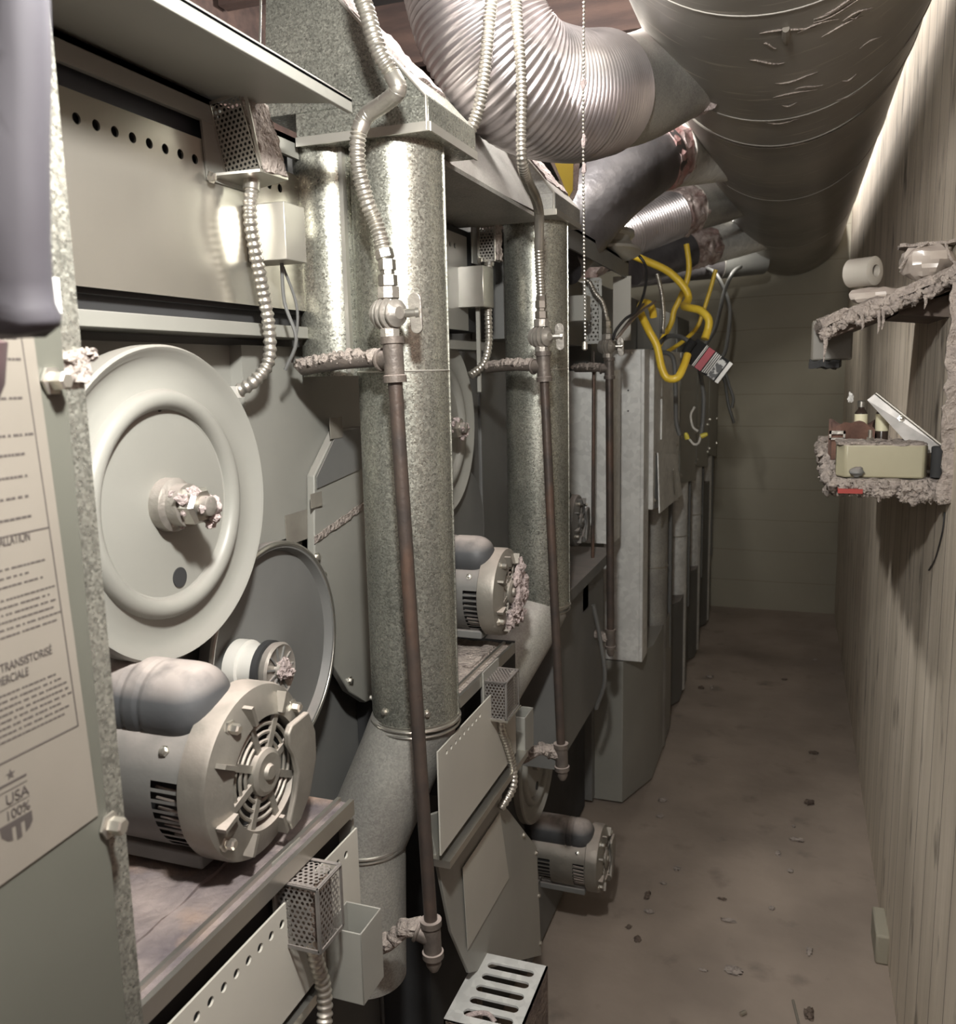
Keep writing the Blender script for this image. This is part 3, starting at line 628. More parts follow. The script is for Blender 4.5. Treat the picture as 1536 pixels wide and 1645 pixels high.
st = [(lx-.0006, .3850+.0036*math.cos(PI/2+PI*k/5)*(1 if k % 2 == 0 else .4), 1.3560+.0036*math.sin(PI/2+PI*k/5)*(1 if k % 2 == 0 else .4)) for k in range(10)]
B().prism(st, (.0006, 0, 0)).build('star_mark', INK, lab)

# dark cloth hanging close by
t = thing('hanging_cloth', 'dark purplish-grey cloth hanging blurred in the top left corner', 'cloth', (-.33, .30, 1.6))
mb = B(); prof = [(1.96, -.292), (1.88, -.296), (1.80, -.300), (1.767, -.303), (1.738, -.307), (1.703, -.311), (1.663, -.3135), (1.645, -.3152), (1.634, -.3155), (1.628, -.3130), (1.624, -.3145), (1.6225, -.318)]
vs = []; fs = []; nn = 16
for (z, xe) in prof:
    xc = -.375; a = xe-xc
    for k in range(nn):
        an = 2*PI*k/nn; vs.append((xc+math.cos(an)*a, .31+math.sin(an)*.028*(1+.2*math.sin(3*an+z*40)), z+.002*math.sin(5*an)))
m_ = len(prof)
for i in range(m_-1):
    for k in range(nn): fs.append((i*nn+k, i*nn+(k+1) % nn, (i+1)*nn+(k+1) % nn, (i+1)*nn+k))
fs += [tuple(range(nn)), tuple(range((m_-1)*nn, m_*nn))]
mb.add(vs, fs).build('cloth_fold', CLOTH, t, angle=80)
mb = B().tube([(-.440, .325, 1.626), (-.441, .325, 1.616), (-.442, .325, 1.606), (-.444, .325, 1.598)], [.056, .055, .054, .051], 16); mb.build('cloth_lining', CLOTHR, t)

# ------------------------------------------------------------------ tall galvanized exhaust ducts
def column(label, x, y, top, ring, r, elbow, label2):
    t = thing('exhaust_duct', label, 'duct', (x, y, elbow[-1][2]))
    B().tube([(x, y, ring), (x, y, ring+.40), (x, y, top)], r, 56).build('duct_pipe', GALV, t, angle=60)
    B().tube([(x, y, ring+.006), (x, y, ring)], r*1.012, 56).build('crimp_band', STEEL, t)
    B().ring((x, y, ring), (0, 0, 1), r*1.02, .0028, 56, 8).ring((x, y, ring-.009), (0, 0, 1), r*1.01, .0024, 56, 8).build('bead_ring', STEEL, t)
    B().ring((x, y, 1.605), (0, 0, 1), r*1.0, .0016, 56, 6).build('joint_seam', GALVS, t)
    B().obox((x+r*.985, y+r*.20, (ring+top)/2), (.0025, .004, top-ring-.01), (.98, .2, 0), (-.2, .98, 0)).build('lock_seam', GALV, t)
    P = smooth_path([(x, y, ring)]+elbow, .05)
    B().tube([(x, y, ring)]+elbow[:2], r*.985, 48).build('slanted_elbow', GALVD, t, angle=60)
    e = V(elbow[1]); 
    B().ring(e, (0, 0, 1), r*1.0, .0025, 48, 8).ring(e+V((0, 0, -.007)), (0, 0, 1), r*.99, .002, 48, 8).build('bead_ring', STEEL, t)
    B().tube([e, elbow[2]], r*.97, 48).build('lower_collar', GALVD, t, angle=60)
    for a in (-2.9, -.9, -1.9):
        screw((x+math.cos(a)*r, y+math.sin(a)*r, ring+.028), (math.cos(a), math.sin(a), 0), .004, .005, t)
    return t
column('first tall galvanized duct with the leaning brown gas pipe in front of it', -.55, 1.20, 1.945, 1.066, .068, [(-.575, 1.19, 1.0), (-.632, 1.165, .862), (-.64, 1.165, .62)], '')
column('second tall galvanized duct farther back, behind the second gas pipe', -.55, 1.915, 1.935, 1.062, .070, [(-.575, 1.86, 1.0), (-.64, 1.70, .86), (-.65, 1.69, .62)], '')
t = thing('exhaust_duct', 'short galvanized duct with standing seam, left of the first tall duct', 'duct', (-.655, 1.19, 1.60))
B().tube([(-.655, 1.19, 1.60), (-.655, 1.19, 1.925)], .052, 48).build('duct_pipe', GALV, t, angle=60)
B().box((-.612, 1.175, 1.60), (-.604, 1.19, 1.92)).box((-.618, 1.15, 1.60), (-.612, 1.16, 1.92)).build('standing_seam', GALVS, t)

# ------------------------------------------------------------------ galvanized hoppers above the ducts
def hopper(label, x0, x1, y0, y1, zb, m, h=.24, back=.22):
    t = thing('exhaust_hopper', label, 'hopper', ((x0+x1)/2, (y0+y1)/2, zb))
    lip = .042
    B().prism([(x0, y0, zb), (x1, y0, zb), (x1, y0, zb+lip), (x0, y0, zb+lip)], (0, y1-y0, 0)).build('lower_lip', m, t, .001)
    z1 = zb+lip; zt = zb+lip+h; xa = x1-back
    lo = [(x0-.05, y0, z1), (x1, y0, z1), (x1, y1, z1), (x0-.05, y1, z1)]; hi = [(x0-.05, y0+.03, zt), (xa, y0+.03, zt), (xa, y1, zt), (x0-.05, y1, zt)]
    B().add(lo+hi, [(3,2,1,0),(4,5,6,7),(0,1,5,4),(1,2,6,5),(2,3,7,6),(3,0,4,7)]).build('sloped_body', m, t, .001)
    B().tube([(x1-.003, y0-.001, zb), (x1-.003, y0-.001, zb+lip), (xa-.002, y0+.028, zt)], .0022, 8).build('folded_edge', GALVS, t)
    B().box((x0, y0-.003, zb-.002), (x1+.002, y0, zb+.010)).box((x1, y0, zb-.002), (x1+.003, y1, zb+.010)).build('hem', GALVS, t)
    u = V((xa-x1, 0, zt-z1)); 
    B().slab(V((x1-.004, y0+.02, z1+.002))+u*.18, (0, y1-y0-.03, 0), u*.8, 14, 30, -.004 if False else .004, .005, 6, 30, .8).build('lint_layer', LINTP, t, angle=80)
    return t
hopper('galvanized hopper on top of the first tall duct, lint-covered slope', -.665, -.465, 1.12, 1.30, 1.918, GALV)
hopper('second galvanized hopper on the second tall duct beneath the big flex elbow', -.62, -.474, 1.80, 2.02, 1.918, GALVD, .16, .13)

# ------------------------------------------------------------------ gas lines
def valve(c, parent, s=1., turn=1):
    c = V(c)
    b = B()
    b.lathe([(.010*s, -.030*s), (.0135*s, -.030*s), (.0135*s, -.020*s), (.010*s, -.018*s), (.012*s, .0), (.010*s, .018*s), (.015*s, .020*s), (.015*s, .034*s), (.010*s, .035*s)], c, (0, 0, 1), 8)
    vb = b.build('valve_body', VALVE, parent)
    prof = []
    for k in range(5):
        x = -.020*s+k*.0085*s; R_ = (.017, .021, .0225, .0215, .018)[k]*s
        prof += [(R_*.74, x-.0035*s), (R_, x-.0016*s), (R_, x+.0016*s), (R_*.74, x+.0035*s)]
    prof = [(.008*s, -.026*s)]+prof+[(.008*s, .022*s)]
    B().lathe(prof, c, (.9, -.44, 0), 28).build('ribbed_bonnet', VALVE, vb)
    ax = V((.9, .15, 0)).normalized()
    B().lathe([(.0055*s, .018*s), (.0065*s, .036*s), (.008*s, .037*s), (.008*s, .042*s), (.004*s, .044*s)], c, ax, 14).build('valve_stem', STEEL, vb)
    h = []; 
    side = V((-.15, .9, 0)); p = c+ax*.036*s
    for k in range(13):
        a = PI*k/12; h.append(p+V((0, -.004*s, .016*s))+V((math.cos(a)*.0095*s, 0, math.sin(a)*.0095*s)))
    for k in range(13):
        a = PI+PI*k/12; h.append(p+V((.002*s, -.004*s, -.019*s))+V((math.cos(a)*.0082*s, 0, math.sin(a)*.0082*s)))
    B().prism(h, V((0, .005*s, 0))).build('handle', VALVE, vb, .001)
    return vb
def tee(c, axis_dn, arm, parent, s=1.):
    c = V(c); a = V(axis_dn).normalized(); r = .0135*s
    mb = B().lathe([(r*.9, -.030*s), (r*1.18, -.030*s), (r*1.18, -.021*s), (r, -.020*s), (r, .020*s), (r*1.18, .021*s), (r*1.18, .030*s), (r*.9, .030*s)], c, a, 24)
    mb.tube([c, c+V(arm).normalized()*.026*s], r*.95, 20); mb.ring(c+V(arm).normalized()*.024*s, arm, r*.98, .003*s, 20, 8)
    return mb.build('pipe_tee', IRONF, parent)
def gas_line(label, pv, pt, pb, arm, low, r, s=1.):
    t = thing('gas_pipe', label, 'gas pipe', pb)
    d = V(pb)-V(pt)
    B().tube([V(pt), V(pb)], r, 18).build('riser', IRON, t)
    tee(pt, d, V(arm[1])-V(arm[0]), t, s); tee(pb, d, V(low[1])-V(low[0]), t, s)
    B().tube(smooth_path(arm, .01), .0105*s, 14).build('branch_pipe', IRONF, t)
    rr = random.Random(int(pv[1]*100)); mb = B()
    for p in smooth_path(arm, .012)[2:]: mb.blob(p+V((rr.uniform(-.002, .002), 0, .005*s)), (.013*s, .012*s, .010*s), rr.randint(0, 99), .5, 10, 7)
    mb.build('branch_lint', LINT, t)
    P = smooth_path(low, .006); mb = B().tube(P, [.0125*s*(1+.14*math.sin(k*.55)) for k in range(len(P))], 16)
    for p in P[3::3]: mb.blob(p+V((0, 0, .003)), (.014*s, .014*s, .012*s), rr.randint(0, 99), .4, 10, 7)
    mb.build('elbow_fitting', LINT if s < 1.01 else IRONF, t)
    e = V(pb)+d.normalized()*.030*s
    B().lathe([(.0115*s, 0), (.0115*s, .012*s), (.006*s, .022*s), (.003*s, .023*s)], e, d, 20).build('drip_cap', IRONF, t)
    valve(pv, t, s)
    nz = B().lathe([(.009*s, 0), (.0125*s, .001), (.0125*s, .014*s), (.009*s, .016*s), (.009*s, .020*s), (.0115*s, .021*s), (.0115*s, .034*s), (.008*s, .036*s)], V(pv)+V((0, 0, .035*s)), (-.02, 0, 1), 6)
    nz.build('union_nut', STEEL, t)
    return t
gas_line('leaning brown gas pipe in front of the first tall galvanized duct, nearest of the pipes', (-.509, 1.07, 1.680), (-.505, 1.07, 1.620), (-.477, 1.07, .780),
         [(-.508, 1.07, 1.620), (-.54, 1.085, 1.621), (-.58, 1.09, 1.620), (-.62, 1.095, 1.617), (-.67, 1.115, 1.612)],
         [(-.480, 1.075, .782), (-.50, 1.072, .790), (-.52, 1.068, .786), (-.54, 1.068, .765), (-.565, 1.068, .752), (-.61, 1.08, .752)], .0098)
gas_line('second gas pipe with ribbed valve in front of the second tall duct', (-.478, 1.70, 1.668), (-.474, 1.70, 1.610), (-.443, 1.70, .790),
         [(-.476, 1.70, 1.612), (-.51, 1.71, 1.612), (-.55, 1.73, 1.613), (-.62, 1.78, 1.610)],
         [(-.445, 1.70, .792), (-.47, 1.70, .800), (-.49, 1.695, .802), (-.51, 1.69, .790), (-.54, 1.70, .772)], .0092)
gas_line('third gas pipe in shadow beside the flat galvanized panel', (-.499, 2.45, 1.665), (-.493, 2.45, 1.605), (-.488, 2.45, .82),
         [(-.494, 2.45, 1.606), (-.52, 2.45, 1.606), (-.545, 2.46, 1.606), (-.60, 2.50, 1.606)],
         [(-.49, 2.45, .82), (-.51, 2.46, .82), (-.54, 2.48, .82), (-.6, 2.5, .82)], .011)
t = tag(B().tube([(-.548, 2.50, 1.655), (-.548, 2.50, 1.60)], .003, 8).tube([(-.548, 2.50, 1.60), (-.552, 2.50, 1.05)], .005, 10).build('small_gas_tube', IRON), 'thin dark tube left of the third gas pipe', 'gas pipe')

def hose(label, path, r, pitch=.0062, m=HOSE, bend=None, cat='gas hose', name='flexible_gas_hose'):
    t = thing(name, label, cat, path[-1])
    B().corr(path, r, pitch, .13, 16).build('ribbed_tube', m, t, angle=70)
    P = smooth_path(path, .004); e = P[-1]; d = (P[-1]-P[-4]).normalized()
    B().lathe([(r*1.25, 0), (r*1.25, .010), (r*1.05, .012)], e-d*.004, d, 6).build('flare_nut', STEEL, t)
    if bend:
        a, b = bend; B().tube(smooth_path(path[a:b], .004), r*1.08, 16).build('smooth_bend', HOSE, t)
    return t
hose('ribbed metal gas hose curving down to the nearest valve', [(-.53, 1.02, 2.66), (-.522, 1.02, 2.30), (-.515, 1.02, 2.16), (-.51, 1.02, 2.067), (-.50, 1.02, 2.031), (-.487, 1.02, 1.987), (-.474, 1.03, 1.960), (-.467, 1.03, 1.942), (-.489, 1.04, 1.933), (-.52, 1.05, 1.924), (-.532, 1.05, 1.907), (-.536, 1.05, 1.87), (-.531, 1.06, 1.825), (-.523, 1.07, 1.795), (-.513, 1.07, 1.757)], .0098, bend=(6, 11))
hose('ribbed metal hose ending behind the first hopper', [(-.455, 1.41, 2.66), (-.465, 1.42, 2.33), (-.473, 1.42, 2.212), (-.481, 1.42, 2.149), (-.488, 1.42, 2.094), (-.498, 1.42, 2.039), (-.509, 1.42, 2.007), (-.525, 1.42, 1.982)], .0098)
hose('ribbed metal gas hose hanging down to the second valve', [(-.440, 1.39, 2.66), (-.433, 1.395, 2.33), (-.430, 1.40, 2.198), (-.428, 1.40, 2.144), (-.424, 1.40, 2.089), (-.422, 1.40, 2.034), (-.424, 1.40, 1.969), (-.425, 1.41, 1.930), (-.434, 1.47, 1.914), (-.450, 1.57, 1.908), (-.463, 1.64, 1.888), (-.473, 1.67, 1.833), (-.477, 1.69, 1.786), (-.478, 1.70, 1.745)], .0084, bend=(7, 12))
hose('short bent metal tube dropping to the third valve', [(-.56, 2.45, 1.85), (-.547, 2.45, 1.839), (-.535, 2.45, 1.814), (-.515, 2.45, 1.790), (-.506, 2.45, 1.765), (-.501, 2.45, 1.74)], .0065)

# ------------------------------------------------------------------ trunk duct along the aisle and its branches
TX, TZ, TR = -.055, 2.462, .312
t = thing('trunk_duct', 'huge dark round duct running along the ceiling over the aisle', 'duct', (TX, 3.0, TZ))
def sect(y0, y1, r): return B().tube([(TX, y0, TZ), (TX, (y0+y1)/2, TZ), (TX, y1, TZ)], r, 96)
for (y0, y1, r) in ((-1.07, 2.18, .314), (2.18, 2.44, .311), (2.44, 3.25, .308), (3.25, 4.55, .306), (4.55, 5.94, .304)):
    sect(y0, y1, r).build('duct_section', TRUNK, t, angle=60)
for (y, r) in ((1.55, .3145), (2.185, .315), (2.44, .3125), (2.47, .311), (3.25, .3085), (4.55, .306)):
    B().ring((TX, y, TZ), (0, 1, 0), r-.0005, .0018, 96, 8).build('joint_band', TRUNK, t)
rr = random.Random(9)
for k in range(24):      # hardened sealant dabs around the joints
    y = rr.choice([1.60, 1.66, 1.95, 2.05, 2.12, 1.7])+rr.uniform(-.08, .08); a0 = rr.uniform(-1.75, -1.0); l = rr.uniform(.05, .30)
    q = [V((TX+math.cos(a0+l*s_/6)*.3150, y+.012*math.sin(s_*.7+k)+s_*.002, TZ+math.sin(a0+l*s_/6)*.3150)) for s_ in range(7)]
    B().tube(q, [.0004, .0012, .0016, .0018, .0015, .001, .0004], 6).build('sealant_streak', LINT, t)
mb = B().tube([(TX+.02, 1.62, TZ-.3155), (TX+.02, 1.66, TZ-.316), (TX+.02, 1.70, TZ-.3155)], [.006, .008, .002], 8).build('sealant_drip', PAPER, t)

def branch(label, spec, name='branch_duct'):
    """spec: list of (part name, path, radius, material, style)"""
    P0 = spec[0][1][0]; t = thing(name, label, 'duct', P0)
    for (pn, path, r, m, st) in spec:
        P = smooth_path(path, .02)
        if st == 'flex': B().corr(path, r*1.0, .0085, .022, 48).build(pn, m, t, angle=70)
        elif st == 'flexw': B().corr(path, r, .011, .035, 48).build(pn, m, t, angle=70)
        elif st == 'crumple':
            mb = B(); PP = smooth_path(path, .006); mb.tube(PP, [r]*len(PP), 48)
            for i, v in enumerate(mb.v): mb.v[i] = v+V((mnoise.noise(v*38), mnoise.noise(v*38+V((7, 0, 0))), mnoise.noise(v*38+V((0, 9, 0)))))*.012
            mb.build(pn, m, t, angle=25)
        else: B().tube(P, r, 48).build(pn, m, t, angle=60)
        if st == 'collar': B().ring(P[0], P[1]-P[0], r, .002, 48, 6).build('collar_bead', GALVS, t)
    return t
branch('big shiny ribbed aluminium elbow with lint on top, nearest branch into the huge duct', [
    ('flex_elbow', [(-.600, 1.56, 2.40), (-.572, 1.55, 2.319), (-.535, 1.55, 2.19), (-.482, 1.60, 2.115), (-.422, 1.71, 2.112), (-.385, 1.83, 2.145)], .115, FOIL, 'flex'),
    ('galvanized_collar', [(-.385, 1.83, 2.142), (-.33, 2.0, 2.20), (-.22, 2.22, 2.32)], .108, GALVD, 'collar'),
    ('sealing_tape', [(-.262, 2.10, 2.265), (-.235, 2.16, 2.30)], .116, LINTP, 'crumple')])
branch('second branch, wrinkled dull foil hose with reddish tape joint', [
    ('foil_hose', [(-.62, 2.30, 1.90), (-.563, 2.38, 1.990), (-.494, 2.52, 2.105), (-.415, 2.76, 2.225)], .098, FOILP, 'flex0'),
    ('tape_joint', [(-.43, 2.72, 2.205), (-.395, 2.82, 2.245)], .100, TAPER, 'crumple'),
    ('galvanized_collar', [(-.398, 2.81, 2.242), (-.36, 2.93, 2.272), (-.22, 3.2, 2.33)], .104, GALVP, 'collar')])
branch('third branch, pale ribbed hose with crumpled foil tape at both ends', [
    ('tape_joint', [(-.74, 3.18, 2.00), (-.665, 3.28, 2.06)], .085, TAPE, 'crumple'),
    ('flex_hose', [(-.69, 3.25, 2.04), (-.60, 3.35, 2.10), (-.455, 3.50, 2.178)], .088, FOIL, 'flexw'),
    ('tape_joint', [(-.46, 3.49, 2.175), (-.41, 3.58, 2.21)], .090, TAPE, 'crumple'),
    ('dark_collar', [(-.415, 3.57, 2.21), (-.30, 3.78, 2.27), (-.2, 3.9, 2.32)], .092, GALVD, 'collar')])
branch('fourth branch, short duct with torn silver tape, farther along', [
    ('foil_hose', [(-.72, 4.1, 2.06), (-.611, 4.2, 2.100), (-.49, 4.30, 2.140)], .082, FOILP, 'flex0'),
    ('tape_joint', [(-.52, 4.29, 2.13), (-.40, 4.41, 2.175)], .084, TAPE, 'crumple'),
    ('galvanized_collar', [(-.405, 4.41, 2.172), (-.30, 4.53, 2.21), (-.18, 4.7, 2.26)], .086, GALVP, 'collar')])
branch('fifth branch, dark duct nearest the end wall', [
    ('dark_hose', [(-.90, 4.9, 2.12), (-.593, 5.0, 2.15), (-.40, 5.1, 2.165)], .080, FOILP, 'flex0'),
    ('galvanized_collar', [(-.42, 5.09, 2.165), (-.20, 5.22, 2.19)], .083, PAINTD, 'collar')])
t = tag(B().lathe([(.10, 0), (.115, .004), (.115, .012), (.09, .03), (.085, .05), (.10, .055), (.10, .065), (.085, .07)], (-.55, 2.62, 1.925), (-.1, .1, 1), 40).build('crumpled_collar', GALVS), 'shiny dented metal ring under the third branch duct', 'duct collar')

# ------------------------------------------------------------------ far dryers with flat rear covers
def far_dryer(y0, y1, label, first=False):
    t = thing('rear_cased_dryer', label, 'dryer', (-1.0, (y0+y1)/2, 0))
    B().box((-1.55, y0, .02), (-.66, y1-.02, 1.90)).build('cabinet', PAINTD, t, .003)
    yb = y0+.02
    if first:
        cs = B().box((-.625, y0+.03, .565), (-.497, y0+.05, 1.668)).box((-.497, y0+.03, .565), (-.485, y0+.14, 1.668)).build('galvanized_end_panel', GALVP, t, .0015)
        for z in (1.53, 1.46): B().lathe([(.003, 0), (.003, .002)], (-.54, y0+.0295, z), (0, -1, 0), 10).build('screw_hole', BLACK, cs)
        for z in (1.655,): screw((-.53, y0+.03, z), (0, -1, 0), .003, .003, cs)
        B().prism([(-.9, y0+.04, .012), (-.556, y0+.04, .012), (-.481, y0+.27, .012), (-.481, y1-.1, .012), (-.9, y1-.1, .012)], (0, 0, .545)).build('lower_case', PAINT, t, .002)
    else:
        B().prism([(-.9, y0, .012), (-.56, y0, .012), (-.482, y0+.20, .012), (-.482, y1-.18, .012), (-.9, y1-.18, .012)], (0, 0, .50 if y0 < 5 else .9)).build('lower_case', PAINTD, t, .002)
    y = y0+(.15 if first else .0)
    cv = B().prism([(-.470, y, 1.668), (-.470, y1-.02, 1.668), (-.470, y1-.02, 1.03), (-.470, y, 1.10)], (-.13, 0, 0)).build('rear_cover', GALVP if first else PAINT, t, .0015)
    if first:
        fl = B().prism([(-.462, y+.06, 1.30), (-.458, y1-.22, 1.25), (-.448, y1-.05, 1.06), (-.448, y+.02, 1.085)], (-.004, 0, 0)).build('bent_flap', GALVP, t)
        B().prism([(-.4495, y+.38, 1.20), (-.4490, y+.40, 1.205), (-.4475, y+.44, 1.10), (-.4475, y+.42, 1.095)], (.001, 0, 0)).build('torn_slot', STEEL, fl)
    for (dy, z) in ((.03, 1.62), (.03, 1.30), (.03, 1.13), ((y1-y)-.08, 1.60), ((y1-y)-.10, 1.28), ((y1-y)-.06, 1.12)): screw((-.470, y+dy, z), (1, 0, 0), .006, .006, cv)
    B().tube([(-.535, y1-.32, .02), (-.535, y1-.32, 1.10)], .062, 36).build('drain_duct', GALVD if first else GALVP, t)
    B().ring((-.535, y1-.32, .80), (0, 0, 1), .0625, .003, 36, 6).build('duct_band', STEEL, t)
    B().box((-.56, y1-.16, .40), (-.478, y1-.12, 1.05)).build('side_leg', PAINTD, t)
    return t
far_dryer(2.98, 3.88, 'cased dryer with bright flat galvanized panel, first after the shadowed third dryer', True)
far_dryer(3.90, 4.58, 'cased dryer beyond the galvanized panel, middle of the far row')
far_dryer(4.60, 5.24, 'cased dryer second from the end wall')
far_dryer(5.26, 5.86, 'last cased dryer against the end wall')
t = tag(B().box((-.4695, 3.30, 1.50), (-.466, 3.345, 1.66)).box((-.4695, 3.29, 1.34), (-.464, 3.335, 1.49)).build('paper_strip', GALVP), 'narrow grey strip stuck on the galvanized cover below the yellow hose loop', 'strip')

# ------------------------------------------------------------------ hoses, cables and tags at the far dryers
def cord(name, label, path, r, m, cat, group=None, n=12):
    o = B().tube(smooth_path(path, .008), r, n).build(name, m); return tag(o, label, cat, group)
cord('yellow_hose', 'long yellow gas hose snaking from the branch ducts down to the tag', [(-.66, 3.0, 2.00), (-.613, 3.0, 1.998), (-.55, 3.0, 1.984), (-.477, 3.0, 1.953), (-.406, 3.0, 1.915), (-.355, 3.0, 1.862), (-.342, 3.0, 1.826), (-.350, 2.95, 1.800), (-.326, 2.9, 1.790), (-.291, 2.88, 1.779), (-.265, 2.87, 1.752), (-.265, 2.87, 1.722), (-.274, 2.86, 1.690)], .0125, YELLOW, 'hose')
cord('yellow_hose', 'short upright yellow hose behind the long snaking one', [(-.386, 3.3, 2.04), (-.376, 3.3, 1.968), (-.382, 3.3, 1.914), (-.407, 3.3, 1.85), (-.427, 3.3, 1.807), (-.436, 3.3, 1.765), (-.47, 3.31, 1.705), (-.50, 3.32, 1.655)], .010, YELLOW, 'hose')
cord('yellow_hose', 'thin slanting yellow hose, rightmost and farthest', [(-.291, 3.4, 1.955), (-.312, 3.4, 1.875), (-.333, 3.4, 1.808), (-.356, 3.4, 1.748), (-.41, 3.42, 1.70), (-.485, 3.44, 1.655)], .0075, YELLOW, 'hose')
cord('yellow_hose', 'yellow hose hanging in a U-shaped loop in front of the galvanized cover', [(-.425, 2.80, 1.760), (-.428, 2.79, 1.785), (-.437, 2.77, 1.800), (-.450, 2.74, 1.798), (-.452, 2.72, 1.772), (-.424, 2.7, 1.717), (-.399, 2.7, 1.669), (-.384, 2.7, 1.605), (-.367, 2.7, 1.573), (-.337, 2.7, 1.573), (-.322, 2.72, 1.604), (-.313, 2.75, 1.641)], .0118, YELLOW, 'hose')
cord('black_cable', 'black cable arching past the yellow hoses from the third valve', [(-.473, 2.4, 1.683), (-.468, 2.42, 1.708), (-.448, 2.45, 1.739), (-.428, 2.5, 1.761), (-.422, 2.6, 1.819), (-.433, 2.7, 1.9), (-.467, 2.7, 1.947), (-.513, 2.65, 1.966), (-.559, 2.6, 1.959)], .0042, BLACKC, 'cable')
cord('thin_tube', 'thin bare metal tube rising right from the third valve', [(-.474, 2.45, 1.684), (-.448, 2.5, 1.728), (-.43, 2.6, 1.767), (-.405, 2.7, 1.80)], .0045, COPPER, 'tube')
cord('thin_tube', 'second bare tube just below the arching black cable', [(-.475, 2.47, 1.690), (-.45, 2.55, 1.745), (-.43, 2.64, 1.79)], .004, COPPER, 'tube')
t = hose('small ribbed hose left of the U-shaped yellow loop', [(-.43, 2.9, 1.90), (-.415, 2.9, 1.84), (-.408, 2.9, 1.77), (-.41, 2.9, 1.72)], .0065, .007)
cord('grey_cable', 'grey cable looping down the right edge of the far dryers, upper', [(-.47, 4.98, 2.13), (-.41, 4.82, 2.08), (-.361, 4.8, 1.984), (-.334, 4.8, 1.888), (-.341, 4.8, 1.762), (-.361, 4.8, 1.666), (-.42, 4.8, 1.60), (-.48, 4.8, 1.56)], .010, GREYC, 'cable')
cord('grey_cable', 'grey cable crossing leftwards below the fifth branch duct', [(-.30, 5.0, 2.13), (-.323, 4.76, 2.075), (-.361, 4.75, 1.984), (-.381, 4.75, 1.89), (-.404, 4.75, 1.796), (-.45, 4.75, 1.72), (-.49, 4.75, 1.655)], .010, GREYC, 'cable')
cord('grey_cable', 'dangling grey cable end beside the end wall, lower', [(-.50, 4.8, 1.655), (-.42, 4.8, 1.675), (-.352, 4.8, 1.569), (-.329, 4.8, 1.504), (-.308, 4.8, 1.439), (-.314, 4.8, 1.39)], .008, GREYC, 'cable')
cord('grey_cable', 'straight grey cable end below the dangling one', [(-.48, 4.82, 1.61), (-.40, 4.82, 1.60), (-.358, 4.82, 1.537), (-.333, 4.82, 1.407), (-.302, 4.82, 1.309)], .008, GREYC, 'cable')
t = thing('wire_lead', 'grey lead with white wires and yellow wire nuts on the far covers', 'wire', (-.36, 3.1, 1.34))
B().tube(smooth_path([(-.485, 3.15, 1.655), (-.42, 3.10, 1.71), (-.345, 3.06, 1.69), (-.318, 3.1, 1.62), (-.305, 3.1, 1.56), (-.297, 3.1, 1.50), (-.298, 3.1, 1.42), (-.303, 3.1, 1.375)], .01), .008, 12).build('cable_sheath', GREYC, t)
B().tube(smooth_path([(-.47, 3.14, 1.66), (-.405, 3.11, 1.64), (-.392, 3.1, 1.52), (-.388, 3.1, 1.42), (-.375, 3.1, 1.37)], .01), .008, 12).build('second_sheath', GREYC, t)
B().tube(smooth_path([(-.325, 3.09, 1.47), (-.338, 3.09, 1.44), (-.33, 3.09, 1.40), (-.312, 3.09, 1.385)], .006), .004, 8).tube(smooth_path([(-.302, 3.09, 1.375), (-.31, 3.09, 1.345), (-.325, 3.09, 1.340), (-.342, 3.09, 1.358)], .006), .0042, 8).build('white_wire', WHITEC, t)
for (c, d) in (((-.35, 3.085, 1.368), (-.3, 0, .9)), ((-.292, 3.085, 1.372), (.9, 0, .35))):
    B().lathe([(.004, -.012), (.0085, -.010), (.0085, .002), (.006, .012), (.002, .014)], c, d, 10).build('wire_nut', WNUT, t)
# printed hang tag
t = thing('hang_tag', 'black, red and white printed tag hanging from the yellow hoses', 'tag', (-.255, 2.80, 1.63))
u = V((.80, .12, -.60)).normalized(); n = V((.25, -1, 0)).normalized(); vv = n.cross(u).normalized(); c0 = V((-.305, 2.80, 1.655))
def tagq(a0, a1, b0, b1, m, nm, dz=0., p=t): return B().prism([c0+u*a0+vv*b0+n*dz, c0+u*a1+vv*b0+n*dz, c0+u*a1+vv*b1+n*dz, c0+u*a0+vv*b1+n*dz], n*.0012).build(nm, m, p)
tb = tagq(-.010, .125, -.038, .038, TAGB, 'tag_card')
tagq(.036, .058, -.037, .037, TAGR, 'red_band', .0013, tb); tagq(.026, .029, -.037, .037, TAGW, 'white_rule', .0013, tb); tagq(.031, .033, -.037, .037, TAGW, 'white_rule', .0013, tb)
for k in range(4): tagq(.062+k*.006, .065+k*.006, -.036+k*.002, .036, TAGW, 'white_rule', .0013, tb)
tagq(.082, .108, -.036, .030, TAGF, 'printed_picture', .0013, tb); tagq(.112, .124, -.037, .037, TAGW, 'white_edge', .0013, tb)
B().tube(smooth_path([(-.30, 2.79, 1.685), (-.315, 2.79, 1.665), (-.325, 2.79, 1.645)], .005), .014, 12).build('tag_collar', TAGB, t)
